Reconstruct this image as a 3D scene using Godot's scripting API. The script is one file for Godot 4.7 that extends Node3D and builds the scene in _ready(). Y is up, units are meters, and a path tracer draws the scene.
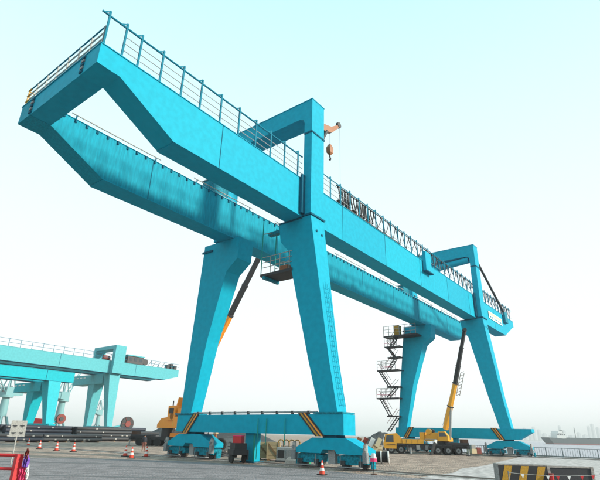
extends Node3D

const W := 5.256      # outer face of the girders
const GI := 3.406     # inner face of the girders
const GT := 24.0
const GB := 20.22
const FAR_X := 44.7   # far portal frame

var rng := RandomNumberGenerator.new()
var M := {}
var box_cache := {}
var names := {}

# ---------------------------------------------------------------- helpers
func lin(r: float, g: float, b: float) -> Color:
	return Color(r, g, b).linear_to_srgb()

func numbered(n: String) -> String:
	if not names.has(n):
		names[n] = 0
		return n
	names[n] += 1
	return "%s_%03d" % [n, names[n]]

func thing(called: String, label: String, category: String, at := Vector3.ZERO, turn := 0.0, group := "") -> Node3D:
	var o := Node3D.new()
	o.name = numbered(called)
	add_child(o)
	o.position = at
	o.rotation.y = turn
	o.set_meta("label", label)
	o.set_meta("category", category)
	if group != "":
		o.set_meta("group", group)
	return o

func tag(o: Node, label: String, category: String, group := "") -> void:
	o.set_meta("label", label)
	o.set_meta("category", category)
	if group != "":
		o.set_meta("group", group)

func put(parent: Node, called: String, mesh: Mesh, mat: Material) -> MeshInstance3D:
	var o := MeshInstance3D.new()
	o.mesh = mesh
	o.material_override = mat
	if parent == self:
		o.name = numbered(called)
	else:
		o.name = called
	parent.add_child(o, true)
	return o

func dup(src: Node3D, at: Vector3, turn: float, label: String) -> Node3D:
	var c: Node3D = src.duplicate()
	var base: String = src.get_meta("base_name", src.name)
	c.name = numbered(base)
	add_child(c)
	c.position = at
	c.rotation.y = turn
	c.set_meta("label", label)
	return c

func bx(parent: Node, called: String, size: Vector3, pos: Vector3, mat: Material, rot := Vector3.ZERO) -> MeshInstance3D:
	var key := "%.3f_%.3f_%.3f" % [size.x, size.y, size.z]
	if not box_cache.has(key):
		var m := BoxMesh.new()
		m.size = size
		box_cache[key] = m
	var o := put(parent, called, box_cache[key], mat)
	o.position = pos
	o.rotation = rot
	return o

# box from min to max
func bb(parent: Node, called: String, a: Vector3, b: Vector3, mat: Material) -> MeshInstance3D:
	return bx(parent, called, (b - a).abs(), (a + b) * 0.5, mat)

func tri(st: SurfaceTool, a: Vector3, b: Vector3, c: Vector3, n: Vector3) -> void:
	st.set_normal(n)
	if (b - a).cross(c - a).dot(n) > 0.0:
		var t := b
		b = c
		c = t
	st.add_vertex(a)
	st.add_vertex(b)
	st.add_vertex(c)

func map3(p: Vector2, d: float, axis: String) -> Vector3:
	if axis == "x":
		return Vector3(d, p.y, p.x)
	if axis == "y":
		return Vector3(p.x, d, p.y)
	return Vector3(p.x, p.y, d)

# polygon extruded along an axis: x -> (z,y), y -> (x,z), z -> (x,y)
func ext_mesh(poly: PackedVector2Array, axis: String, a: float, b: float) -> ArrayMesh:
	var st := SurfaceTool.new()
	st.begin(Mesh.PRIMITIVE_TRIANGLES)
	var idx := Geometry2D.triangulate_polygon(poly)
	var ax := map3(Vector2.ZERO, 1.0, axis)
	var lo := minf(a, b)
	var hi := maxf(a, b)
	for i in range(0, idx.size(), 3):
		tri(st, map3(poly[idx[i]], lo, axis), map3(poly[idx[i + 1]], lo, axis), map3(poly[idx[i + 2]], lo, axis), -ax)
		tri(st, map3(poly[idx[i]], hi, axis), map3(poly[idx[i + 1]], hi, axis), map3(poly[idx[i + 2]], hi, axis), ax)
	var area := 0.0
	for i in poly.size():
		var p := poly[i]
		var q := poly[(i + 1) % poly.size()]
		area += p.x * q.y - q.x * p.y
	for i in poly.size():
		var p := poly[i]
		var q := poly[(i + 1) % poly.size()]
		var e := (q - p).normalized()
		var n2 := Vector2(e.y, -e.x) * signf(area)
		var n := map3(n2, 0.0, axis)
		tri(st, map3(p, lo, axis), map3(q, lo, axis), map3(q, hi, axis), n)
		tri(st, map3(p, lo, axis), map3(q, hi, axis), map3(p, hi, axis), n)
	return st.commit()

func ext(parent: Node, called: String, pts: Array, axis: String, a: float, b: float, mat: Material) -> MeshInstance3D:
	return put(parent, called, ext_mesh(PackedVector2Array(pts), axis, a, b), mat)

# rings of equal point count, flat shaded, convex sections
func loft(parent: Node, called: String, rings: Array, mat: Material) -> MeshInstance3D:
	var st := SurfaceTool.new()
	st.begin(Mesh.PRIMITIVE_TRIANGLES)
	var n: int = rings[0].size()
	var cs := []
	for r in rings:
		var c := Vector3.ZERO
		for p in r:
			c += p
		cs.append(c / n)
	for k in rings.size() - 1:
		var cen: Vector3 = (cs[k] + cs[k + 1]) * 0.5
		for i in n:
			var a: Vector3 = rings[k][i]
			var b: Vector3 = rings[k][(i + 1) % n]
			var c: Vector3 = rings[k + 1][(i + 1) % n]
			var d: Vector3 = rings[k + 1][i]
			var nn := (c - a).cross(d - b).normalized()
			if nn.dot((a + b + c + d) * 0.25 - cen) < 0.0:
				nn = -nn
			tri(st, a, b, c, nn)
			tri(st, a, c, d, nn)
	for k in [0, rings.size() - 1]:
		var o: int = 1 if k == 0 else rings.size() - 2
		var ref: Vector3 = (cs[k] - cs[o])
		var r: Array = rings[k]
		var nn: Vector3 = (r[1] - r[0]).cross(r[2] - r[0]).normalized()
		if nn.dot(ref) < 0.0:
			nn = -nn
		for i in range(1, n - 1):
			tri(st, r[0], r[i], r[i + 1], nn)
	return put(parent, called, st.commit(), mat)

func tube_into(st: SurfaceTool, pts: Array, radii: Array, sides: int) -> void:
	var rings := []
	var nrm := []
	var up := Vector3(0.31, 0.87, 0.38).normalized()
	for i in pts.size():
		var t: Vector3
		if i == 0:
			t = pts[1] - pts[0]
		elif i == pts.size() - 1:
			t = pts[i] - pts[i - 1]
		else:
			t = pts[i + 1] - pts[i - 1]
		t = t.normalized()
		var s := t.cross(up)
		if s.length() < 0.05:
			s = t.cross(Vector3.RIGHT)
		s = s.normalized()
		var w := s.cross(t).normalized()
		var ring := []
		var rn := []
		for k in sides:
			var a := TAU * k / sides
			var d := s * cos(a) + w * sin(a)
			ring.append(pts[i] + d * radii[i])
			rn.append(d)
		rings.append(ring)
		nrm.append(rn)
	for i in pts.size() - 1:
		for k in sides:
			var k2 := (k + 1) % sides
			var q := [[i, k], [i, k2], [i + 1, k2], [i, k], [i + 1, k2], [i + 1, k]]
			var fn: Vector3 = nrm[i][k] + nrm[i][k2]
			for t3 in [0, 3]:
				var v := []
				for j in 3:
					v.append(q[t3 + j])
				var A: Vector3 = rings[v[0][0]][v[0][1]]
				var B: Vector3 = rings[v[1][0]][v[1][1]]
				var Cc: Vector3 = rings[v[2][0]][v[2][1]]
				if (B - A).cross(Cc - A).dot(fn) > 0.0:
					var tmp = v[1]
					v[1] = v[2]
					v[2] = tmp
				for e in v:
					st.set_normal(nrm[e[0]][e[1]])
					st.add_vertex(rings[e[0]][e[1]])
	for e in [0, pts.size() - 1]:
		var o: int = 1 if e == 0 else pts.size() - 2
		var n: Vector3 = (pts[e] - pts[o]).normalized()
		for k in range(1, sides - 1):
			tri(st, rings[e][0], rings[e][k], rings[e][k + 1], n)

func tube(parent: Node, called: String, pts: Array, r: float, mat: Material, sides := 6) -> MeshInstance3D:
	var st := SurfaceTool.new()
	st.begin(Mesh.PRIMITIVE_TRIANGLES)
	var rr := []
	for p in pts:
		rr.append(r)
	tube_into(st, pts, rr, sides)
	return put(parent, called, st.commit(), mat)

func cone(parent: Node, called: String, a: Vector3, b: Vector3, ra: float, rb: float, mat: Material, sides := 16) -> MeshInstance3D:
	var st := SurfaceTool.new()
	st.begin(Mesh.PRIMITIVE_TRIANGLES)
	tube_into(st, [a, b], [ra, rb], sides)
	return put(parent, called, st.commit(), mat)

func rod(parent: Node, called: String, a: Vector3, b: Vector3, r: float, mat: Material, sides := 6) -> MeshInstance3D:
	return cone(parent, called, a, b, r, r, mat, sides)

func quad_ring(x0: float, x1: float, z0: float, z1: float, y: float) -> Array:
	return [Vector3(x0, y, z0), Vector3(x1, y, z0), Vector3(x1, y, z1), Vector3(x0, y, z1)]

# ---------------------------------------------------------------- materials
func noise_tex(freq: float, lo: float, hi: float, seed_: int, octaves := 4, size := 512) -> NoiseTexture2D:
	var n := FastNoiseLite.new()
	n.seed = seed_
	n.noise_type = FastNoiseLite.TYPE_SIMPLEX
	n.frequency = freq
	n.fractal_octaves = octaves
	var t := NoiseTexture2D.new()
	t.width = size
	t.height = size
	t.seamless = true
	t.noise = n
	var g := Gradient.new()
	g.set_color(0, Color(lo, lo, lo))
	g.set_color(1, Color(hi, hi, hi))
	t.color_ramp = g
	return t

func mat(key: String, col: Color, rough := 0.6, metal := 0.0, tex: Texture2D = null, scale_ := 0.2) -> StandardMaterial3D:
	var m := StandardMaterial3D.new()
	m.albedo_color = col
	m.roughness = rough
	m.metallic = metal
	if tex != null:
		m.albedo_texture = tex
		m.uv1_triplanar = true
		m.uv1_world_triplanar = true
		m.uv1_scale = Vector3.ONE * scale_
	M[key] = m
	return m

func make_materials() -> void:
	var soft := noise_tex(0.02, 0.93, 1.0, 3, 6)
	var grime := noise_tex(0.03, 0.62, 1.0, 8, 5)
	var fine := noise_tex(0.09, 0.55, 1.0, 21, 4)
	mat("paint", lin(0.003, 0.362, 0.512), 0.55, 0.0, soft, 0.13)
	mat("paint_old", lin(0.008, 0.31, 0.42), 0.5, 0.0, grime, 0.22)
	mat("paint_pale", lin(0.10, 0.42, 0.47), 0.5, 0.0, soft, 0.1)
	mat("paint_vivid", lin(0.006, 0.42, 0.50), 0.45, 0.0, soft, 0.1)
	mat("paint_green", lin(0.02, 0.33, 0.27), 0.5, 0.0, soft, 0.4)
	mat("harbour", lin(0.16, 0.34, 0.36), 0.6)
	mat("rail_teal", lin(0.008, 0.17, 0.25), 0.6)
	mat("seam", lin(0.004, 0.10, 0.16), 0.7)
	M["seam"].metallic_specular = 0.2
	M["rail_teal"].metallic_specular = 0.2
	mat("paint_warm", lin(0.003, 0.376, 0.52), 0.55, 0.0, soft, 0.13)
	mat("paint_cool", lin(0.003, 0.338, 0.485), 0.55, 0.0, soft, 0.13)
	mat("paint_streak", lin(0.004, 0.355, 0.485), 0.6, 0.0, noise_tex(0.05, 0.80, 1.0, 63, 5), 0.1)
	M["paint_streak"].uv1_scale = Vector3(0.16, 0.02, 0.16)
	mat("white", lin(0.72, 0.72, 0.70), 0.5)
	mat("white_dirty", lin(0.55, 0.54, 0.50), 0.6, 0.0, grime, 0.8)
	mat("cream", lin(0.62, 0.52, 0.33), 0.6)
	mat("grey", lin(0.30, 0.32, 0.33), 0.6, 0.0, grime, 0.8)
	mat("grey_light", lin(0.46, 0.48, 0.48), 0.55, 0.0, grime, 0.8)
	mat("dark", lin(0.035, 0.038, 0.042), 0.6)
	mat("black", lin(0.014, 0.014, 0.016), 0.55)
	mat("rubber", lin(0.012, 0.012, 0.012), 0.85)
	mat("steel_dark", lin(0.05, 0.052, 0.06), 0.6, 0.2, fine, 0.5)
	mat("steel_blue", lin(0.04, 0.048, 0.075), 0.6, 0.2, fine, 0.5)
	mat("rust", lin(0.13, 0.055, 0.03), 0.85, 0.0, fine, 0.6)
	mat("orange", lin(0.88, 0.30, 0.012), 0.45, 0.0, soft, 0.5)
	mat("yellow", lin(0.80, 0.38, 0.025), 0.45, 0.0, soft, 0.5)
	mat("hazard_yellow", lin(0.70, 0.36, 0.015), 0.55, 0.0, grime, 1.3)
	mat("red", lin(0.50, 0.014, 0.018), 0.5)
	mat("red_oxide", lin(0.33, 0.055, 0.04), 0.7, 0.0, grime, 0.3)
	mat("pink", lin(0.75, 0.05, 0.16), 0.8)
	mat("violet", lin(0.16, 0.07, 0.38), 0.8)
	mat("green_cloth", lin(0.02, 0.28, 0.13), 0.85)
	mat("wood", lin(0.72, 0.53, 0.29), 0.75, 0.0, fine, 0.9)
	mat("wood_dark", lin(0.33, 0.19, 0.08), 0.8, 0.0, fine, 0.9)
	mat("rail_steel", lin(0.22, 0.19, 0.17), 0.45, 0.6)
	mat("copper", lin(0.45, 0.16, 0.05), 0.5, 0.0, grime, 1.0)
	mat("heap", lin(0.055, 0.06, 0.066), 0.95, 0.0, fine, 0.12)
	mat("tower", lin(0.35, 0.37, 0.40), 0.8)
	mat("hull", lin(0.05, 0.075, 0.085), 0.6, 0.0, soft, 0.05)
	mat("hull_red", lin(0.28, 0.06, 0.06), 0.7)
	mat("concrete", lin(0.46, 0.42, 0.39), 0.9, 0.0, grime, 0.35)
	var gl := mat("glass_dark", lin(0.03, 0.045, 0.055), 0.08)
	gl.metallic_specular = 0.7
	for k in ["paint", "paint_old", "paint_pale", "paint_vivid", "paint_green", "paint_warm", "paint_cool", "paint_streak"]:
		M[k].metallic_specular = 0.2
	# ground surfaces
	var d := mat("dirt", lin(0.55, 0.39, 0.31), 0.95, 0.0, noise_tex(0.012, 0.58, 1.0, 41, 6, 1024), 0.045)
	d.detail_enabled = true
	d.detail_blend_mode = BaseMaterial3D.BLEND_MODE_MUL
	var a := mat("asphalt", lin(0.265, 0.23, 0.235), 0.9, 0.0, noise_tex(0.012, 0.74, 1.0, 57, 6, 1024), 0.05)
	a.normal_enabled = true
	var nn := noise_tex(0.2, 0, 1, 5, 3)
	nn.color_ramp = null
	nn.as_normal_map = true
	nn.bump_strength = 4.0
	a.normal_texture = nn
	a.normal_scale = 0.5
	d.detail_enabled = false
	d.normal_enabled = true
	d.normal_texture = nn
	d.normal_scale = 0.8
	mat("apron", lin(0.68, 0.585, 0.565), 0.9, 0.0, noise_tex(0.02, 0.62, 1.0, 77, 6, 1024), 0.06)
	mat("patch", lin(0.2, 0.19, 0.195), 0.9, 0.0, fine, 0.2)
	var w := mat("water", lin(0.19, 0.19, 0.235), 0.22)
	w.normal_enabled = true
	var wn := noise_tex(0.02, 0, 1, 91, 5)
	wn.color_ramp = null
	wn.as_normal_map = true
	wn.bump_strength = 6.0
	w.normal_texture = wn
	w.uv1_triplanar = true
	w.uv1_world_triplanar = true
	w.uv1_scale = Vector3.ONE * 0.05
	for k in M:
		M[k].cull_mode = BaseMaterial3D.CULL_DISABLED if k == "cloth" else BaseMaterial3D.CULL_BACK

# ---------------------------------------------------------------- main
func _ready() -> void:
	rng.seed = 20240611
	# camera
	var cam := Camera3D.new()
	cam.name = "camera"
	add_child(cam)
	var r := Vector3(0.60831352, 0.02294824, 0.79336501)
	var u := Vector3(-0.31636078, 0.92375568, 0.21585016)
	var f := Vector3(0.72792206, 0.38229415, -0.56919299)
	cam.transform = Transform3D(Basis(r, u, -f).orthonormalized(), Vector3(-30.917, 2.2, 28.592))
	cam.fov = rad_to_deg(2.0 * atan(240.0 / 469.8))
	cam.near = 0.1
	cam.far = 20000.0
	cam.current = true
	# sky and haze
	var env := Environment.new()
	env.background_mode = Environment.BG_SKY
	var sm := ProceduralSkyMaterial.new()
	sm.sky_top_color = Color(0.30, 0.90, 0.985)
	sm.sky_horizon_color = Color(1.0, 1.0, 1.0)
	sm.sky_curve = 1.25
	sm.sky_energy_multiplier = 1.0
	sm.ground_bottom_color = Color(0.55, 0.54, 0.52)
	sm.ground_horizon_color = Color(0.97, 0.985, 0.99)
	sm.sun_angle_max = 1.0
	var sky := Sky.new()
	sky.sky_material = sm
	env.sky = sky
	env.tonemap_mode = Environment.TONE_MAPPER_LINEAR
	env.tonemap_exposure = 1.18
	env.sdfgi_enabled = true
	env.ssao_enabled = true
	env.ssil_enabled = true
	env.fog_enabled = true
	env.fog_density = 0.0003
	env.fog_light_energy = 1.15
	env.fog_light_color = Color(1.0, 1.0, 1.0)
	var we := WorldEnvironment.new()
	we.name = "world_environment"
	we.environment = env
	add_child(we)
	# sun: high to the right, a little beyond the camera's right hand
	var sun := DirectionalLight3D.new()
	sun.name = "sun"
	add_child(sun)
	sun.look_at_from_position(Vector3(0.42, 0.44, 0.9) * 50.0, Vector3.ZERO, Vector3.UP)
	sun.light_energy = 1.6
	sun.light_color = Color(1.0, 0.965, 0.90)
	sun.light_angular_distance = 5.0
	sun.shadow_enabled = true

	make_materials()
	build_setting()
	build_main_crane()
	build_far_cranes()
	build_mobile_cranes()
	build_yard()
	build_foreground()
	build_horizon()

# ---------------------------------------------------------------- setting
func structure(o: Node) -> void:
	o.set_meta("kind", "structure")

func sheet(called: String, pts: Array, y: float, m: Material, thick := 0.0) -> MeshInstance3D:
	var o := ext(self, called, pts, "y", y - maxf(thick, 0.002), y, m)
	structure(o)
	return o

func build_setting() -> void:
	# land with its quay edge; water all around beyond it
	var land := [Vector2(-400, 400), Vector2(51.5, 400), Vector2(51.5, -10.5), Vector2(150, -56), Vector2(600, -262), Vector2(1500, -900), Vector2(1500, -3000), Vector2(-2000, -3000), Vector2(-2000, 400)]
	sheet("ground", land, 0.0, M.dirt, 6.0)
	var w := sheet("water", [Vector2(-9000, -9000), Vector2(9000, -9000), Vector2(9000, 9000), Vector2(-9000, 9000)], -2.5, M.water, 0.5)
	w.name = "water"
	# asphalt road along the near side of the crane track
	sheet("asphalt_road", [Vector2(-300, -240), Vector2(-60, -50), Vector2(-30, -29), Vector2(-12.8, -15.2), Vector2(-7.6, -9.6), Vector2(-4.4, -5.4), Vector2(-2.5, 1.5), Vector2(-2.4, 9.35), Vector2(-2.7, 14.6), Vector2(-2.6, 300), Vector2(-300, 300)], 0.012, M.asphalt, 0.008)
	var ap := []
	for p in [Vector2(-2.55, 15.6), Vector2(4, 15.2), Vector2(9, 13.9), Vector2(16, 13.5), Vector2(25.3, 12.1), Vector2(36, 10.6), Vector2(51.4, 8.0), Vector2(51.4, 300), Vector2(-2.55, 300)]:
		ap.append(p)
	sheet("concrete_apron", ap, 0.03, M.apron, 0.02)
	# quay cope
	var cope := bb(self, "quay_kerb", Vector3(51.0, 0.032, -10.5), Vector3(51.6, 0.18, 300), M.concrete)
	structure(cope)
	# repaired asphalt strips
	for q in [[-9.5, 1.0, 7.0, 0.7, 0.62], [-15.0, 6.0, 10.0, 0.5, 0.7], [-7.0, 10.5, 5.0, 0.5, 0.45], [-13.0, -7.0, 9.0, 0.9, 0.72]]:
		var c := Vector2(q[0], q[1])
		var e := Vector2(sin(q[4]), cos(q[4]))
		var n := Vector2(e.y, -e.x)
		sheet("road_patch", [c - e * q[2] * 0.5 - n * q[3] * 0.5, c + e * q[2] * 0.5 - n * q[3] * 0.42, c + e * q[2] * 0.48 + n * q[3] * 0.5, c - e * q[2] * 0.5 + n * q[3] * 0.55], 0.018, M.patch, 0.004)
	# crane rails
	for x in [0.0, FAR_X]:
		var bed := bb(self, "rail_bed", Vector3(x - 0.55, 0.001, -60), Vector3(x + 0.55, 0.05, 40), M.concrete)
		structure(bed)
		var rl := bb(self, "crane_rail", Vector3(x - 0.07, 0.05, -60), Vector3(x + 0.07, 0.12, 40), M.rail_steel)
		structure(rl)

# ---------------------------------------------------------------- the large gantry crane
func girder_profile() -> Array:
	return [Vector2(-21.23, GT), Vector2(-21.23, 22.52), Vector2(-19.66, 22.50), Vector2(-15.2, GB), Vector2(62.2, GB), Vector2(67.8, 22.6), Vector2(68.9, 22.9), Vector2(68.9, GT)]

func post_at(parent: Node, x: float, y0: float, z: float, h: float, m: Material) -> void:
	# flat stanchion with a short bent tip
	bb(parent, "railing_post", Vector3(x - 0.06, y0, z - 0.05), Vector3(x + 0.06, y0 + h, z + 0.05), m)
	rod(parent, "post_tip", Vector3(x + 0.04, y0 + h - 0.02, z), Vector3(x - 0.5, y0 + h - 0.42, z), 0.05, m)

func build_main_crane() -> void:
	var t := thing("gantry_crane", "huge turquoise double girder gantry crane standing over the yard in front", "gantry crane")
	var P: Material = M.paint
	# girders
	for s in [1, -1]:
		var g := Node3D.new()
		g.name = "girder"
		t.add_child(g, true)
		var cuts := [-22.0, -11.0, 5.9, 15.0, 24.6, 34.0, 43.0, 56.0, 70.0]
		for i in cuts.size() - 1:
			var strip := PackedVector2Array([Vector2(cuts[i], 10), Vector2(cuts[i + 1], 10), Vector2(cuts[i + 1], 30), Vector2(cuts[i], 30)])
			for piece in Geometry2D.intersect_polygons(PackedVector2Array(girder_profile()), strip):
				var pm: Material = [M.paint, M.paint_warm, M.paint_cool][(i * 2 + 1) % 3] if s > 0 else M.paint_streak
				put(g, "girder_section", ext_mesh(piece, "z", s * GI, s * W), pm)
		# flange plates that stand proud of the web
		bb(g, "top_flange", Vector3(-21.28, GT, s * (GI - 0.06)), Vector3(68.95, GT + 0.05, s * (W + 0.06)), P)
		bb(g, "bottom_flange", Vector3(-15.1, GB - 0.05, s * (GI - 0.06)), Vector3(62.1, GB, s * (W + 0.06)), P)
		# plate seams, both webs
		for x in [-11.0, 5.9, 15.0, 24.6, 34.0, 43.0, 56.0]:
			for z in [W + 0.004, GI - 0.004]:
				bx(g, "weld_seam", Vector3(0.07, GT - GB - 0.02, 0.014), Vector3(x, (GT + GB) * 0.5, s * z), M.seam)
		# trolley rail with clips along the inner top edge
		bb(g, "trolley_rail", Vector3(-19.5, GT + 0.05, s * (GI + 0.15)), Vector3(66, GT + 0.22, s * (GI + 0.3)), M.rail_steel)
		for i in 94:
			bx(g, "rail_clip", Vector3(0.14, 0.3, 0.1), Vector3(-19.0 + i * 0.9, GT - 0.12, s * (GI - 0.055)), M.seam)
		# pale conduit above the inner edge
		for i in 7:
			var x0 := -18.5 + i * 12.0
			rod(g, "conduit", Vector3(x0, GT + 0.42, s * (GI + 0.02)), Vector3(x0 + 8.2, GT + 0.42, s * (GI + 0.02)), 0.05, M.white_dirty)
			bx(g, "conduit_bracket", Vector3(0.08, 0.4, 0.08), Vector3(x0 + 0.4, GT + 0.25, s * (GI + 0.02)), M.seam)
			bx(g, "conduit_bracket", Vector3(0.08, 0.4, 0.08), Vector3(x0 + 7.7, GT + 0.25, s * (GI + 0.02)), M.seam)
	# end beams joining the girder tips
	var eb := bb(t, "end_beam", Vector3(-21.21, 22.54, -GI), Vector3(-19.7, GT - 0.01, GI), P)
	bb(eb, "top_flange", Vector3(-21.28, GT, -GI + 0.07) - eb.position, Vector3(-19.64, GT + 0.05, GI - 0.07) - eb.position, P)
	for z in [-GI, GI]:
		for k in 5:
			bx(eb, "splice_bolt", Vector3(0.09, 0.17, 0.34), Vector3(-21.27, 22.72 + k * 0.28, z) - eb.position, M.grey if k % 2 else M.seam)
	bb(t, "end_beam", Vector3(67.6, 22.95, -GI), Vector3(68.88, GT - 0.01, GI), P)
	# front girder railing: near cantilever and beyond the near portal
	var rl := Node3D.new()
	rl.name = "girder_railing"
	t.add_child(rl, true)
	var zr := W - 0.02
	var xs := []
	for x in [-21.1, -19.85, -18.7, -16.95, -15.15, -13.4, -11.4, -9.4, -7.4, -5.5, -3.6, -1.65]:
		xs.append(x)
	for x in xs:
		post_at(rl, x, GT + 0.04, zr, 2.68, M.rail_teal)
	rod(rl, "handrail", Vector3(-21.6, GT + 2.35, zr), Vector3(-1.0, GT + 2.35, zr), 0.07, M.rail_teal)
	for h in [0.55, 1.1, 1.65]:
		rod(rl, "wire", Vector3(-19.9 + h * 0.0, GT + h, zr), Vector3(-1.0, GT + h, zr), 0.028, M.grey_light)
	var xf := []
	var x := 1.85
	while x < 68.0:
		xf.append(x)
		x += 1.86
	for q in xf:
		if absf(q - 46.6) > 1.6:
			post_at(rl, q, GT + 0.04, zr, 2.45, M.rail_teal)
	rod(rl, "handrail", Vector3(1.4, GT + 2.2, zr), Vector3(45.2, GT + 2.2, zr), 0.05, M.rail_teal)
	rod(rl, "handrail", Vector3(48.2, GT + 2.2, zr), Vector3(68.6, GT + 2.2, zr), 0.05, M.rail_teal)
	for h in [0.6, 1.2, 1.75]:
		rod(rl, "wire", Vector3(1.4, GT + h, zr), Vector3(7.0, GT + h, zr), 0.028, M.grey_light)
	for h in [0.55]:
		rod(rl, "wire", Vector3(7.0, GT + h, zr), Vector3(68.6, GT + h, zr), 0.02, M.grey_light)
	# festoon cable hanging in loops behind the posts
	var fc := Node3D.new()
	fc.name = "festoon_cable"
	t.add_child(fc, true)
	rod(fc, "cable_track", Vector3(5.2, GT + 2.28, zr - 0.28), Vector3(68.2, GT + 2.28, zr - 0.28), 0.06, M.dark)
	var lx := 5.6
	var n := 0
	while lx < 67.0:
		var step := 0.62 if lx < 13.0 else 1.86
		var drop := rng.randf_range(1.35, 1.9)
		var pts := []
		for k in 13:
			var a := float(k) / 12.0
			var sx := step * (a + 0.14 * sin(TAU * a))
			pts.append(Vector3(lx + sx, GT + 2.2 - drop * pow(sin(PI * a), 0.75), zr - 0.28 + 0.06 * sin(a * 9.0 + n)))
		tube(fc, "cable_loop", pts, 0.05 if lx > 13.0 else 0.075, M.dark, 5)
		bx(fc, "cable_trolley", Vector3(0.2, 0.2, 0.16), Vector3(lx, GT + 2.2, zr - 0.28), M.dark)
		lx += step
		n += 1
	for k in 5:
		bx(fc, "cable_bundle", Vector3(0.55, rng.randf_range(0.5, 1.1), 0.35), Vector3(6.2 + k * 1.5, GT + rng.randf_range(0.45, 0.9), zr - 0.55), M.black if k % 2 else M.rust)
	rod(fc, "floor_cable", Vector3(7.0, GT + 0.12, zr + 0.02), Vector3(19.0, GT + 0.12, zr + 0.02), 0.1, M.black)
	# end railing, white with a yellow corner
	var er := Node3D.new()
	er.name = "end_railing"
	t.add_child(er, true)
	for k in 8:
		var z := -5.1 + k * 10.2 / 7.0
		bb(er, "railing_post", Vector3(-21.18, GT + 0.05, z - 0.035), Vector3(-21.1, GT + 1.55, z + 0.035), M.white_dirty if k > 0 else M.hazard_yellow)
	for h in [0.5, 1.0, 1.5]:
		rod(er, "rail", Vector3(-21.14, GT + h, -4.7), Vector3(-21.14, GT + h, 5.1), 0.05, M.white_dirty if h < 1.4 else M.rail_teal)
		rod(er, "rail", Vector3(-21.14, GT + h, -5.2), Vector3(-21.14, GT + h, -4.7), 0.07, M.hazard_yellow)
		rod(er, "rail", Vector3(-21.14, GT + h, -5.2), Vector3(-19.2, GT + h, -5.2), 0.05, M.hazard_yellow)

	# portals: near and far
	for far in [0, 1]:
		var bxp: float = FAR_X if far else 0.0   # base
		var tx: float = 46.6 if far else 0.12    # top of the legs and the portal post
		var hw := 1.0
		# right leg, in front
		var zi0 := 7.15
		var lg := loft(t, "leg", [
			quad_ring(bxp - 0.62, bxp + 0.62, zi0, 8.75, 3.60),
			quad_ring(lerpf(bxp, tx, 0.26) - 0.72, lerpf(bxp, tx, 0.26) + 0.72, 6.05, 8.0, 7.7),
			quad_ring(lerpf(bxp, tx, 0.84) - 0.93, lerpf(bxp, tx, 0.84) + 0.93, 3.72, 6.62, 17.3),
			quad_ring(lerpf(bxp, tx, 0.9) - 0.96, lerpf(bxp, tx, 0.9) + 0.96, 2.85, 6.48, 18.3),
			quad_ring(tx - hw, tx + hw, 2.62, 6.24, 20.14)], P)
		bb(lg, "flange", Vector3(tx - hw - 0.1, 20.17, W + 0.07), Vector3(tx + hw + 0.1, 20.33, 6.36), M.seam)
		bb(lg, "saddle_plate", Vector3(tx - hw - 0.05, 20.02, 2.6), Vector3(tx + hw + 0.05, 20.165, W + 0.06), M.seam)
		for q in [[-0.35, 18.75], [0.42, 18.55]]:
			rod(lg, "pipe_stub", Vector3(tx + q[0], q[1], 6.3), Vector3(tx + q[0], q[1] + 0.02, 6.5), 0.12, M.seam, 10)
		# rung ladder up the outer face
		if not far:
			var lad := Node3D.new()
			lad.name = "ladder"
			t.add_child(lad, true)
			var lp := func(y: float) -> Vector3:
				var k := (y - 3.6) / 16.5
				var z: float = 8.75 - (8.75 - 8.0) * (y - 3.6) / 4.1 if y < 7.7 else 8.0 - 1.45 * (y - 7.7) / 10.2
				return Vector3(bxp + 0.12 + 0.1 * k, y, z + 0.14)
			for sx in [-0.28, 0.28]:
				var a: Vector3 = lp.call(4.2)
				var b: Vector3 = lp.call(7.7)
				var c: Vector3 = lp.call(14.0)
				tube(lad, "stile", [a + Vector3(sx, 0, 0), b + Vector3(sx, 0, 0), c + Vector3(sx, 0, 0)], 0.022, M.paint, 5)
			for k in 24:
				var c: Vector3 = lp.call(4.3 + k * 0.4)
				rod(lad, "rung", c + Vector3(-0.28, 0, 0), c + Vector3(0.28, 0, 0), 0.022, M.paint, 5)
		# left leg, behind
		var lb := loft(t, "leg", [
			quad_ring(bxp - 0.62, bxp + 0.62, -8.75, -7.3, 3.60),
			quad_ring(lerpf(bxp, tx, 0.4) - 0.76, lerpf(bxp, tx, 0.4) + 0.76, -8.28, -5.95, 10.3),
			quad_ring(lerpf(bxp, tx, 0.82) - 0.93, lerpf(bxp, tx, 0.82) + 0.93, -7.75, -4.0, 16.8),
			quad_ring(lerpf(bxp, tx, 0.88) - 0.96, lerpf(bxp, tx, 0.88) + 0.96, -7.65, -2.6, 17.9),
			quad_ring(tx - hw, tx + hw, -7.5, -2.45, 20.14)], P)
		bb(lb, "flange", Vector3(tx - hw - 0.1, 19.3, -7.72), Vector3(tx - hw + 0.02, 19.5, -6.2), M.seam)
		# posts beside the girders and the top beam
		var pz := 6.22
		for s in [1, -1]:
			var po := bb(t, "portal_post", Vector3(tx - hw, 20.33, s * (W + 0.065)), Vector3(tx + hw, 30.3, s * pz), P)
			bb(po, "flange", Vector3(tx - hw - 0.07, 28.9, s * (W + 0.08)) - po.position, Vector3(tx + hw + 0.07, 29.06, s * (pz + 0.07)) - po.position, M.seam)
			bb(po, "joint_shade_plate", Vector3(tx - hw - 0.45, 20.4, s * (W + 0.065)) - po.position, Vector3(tx - hw - 0.002, 24.3, s * (W + 0.3)) - po.position, M.seam)  # plate coloured dark to paint the shade strip between girder and post
		var pb := bb(t, "portal_beam", Vector3(tx - hw, 30.9, -pz), Vector3(tx + hw, 32.8, pz), P)
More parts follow.
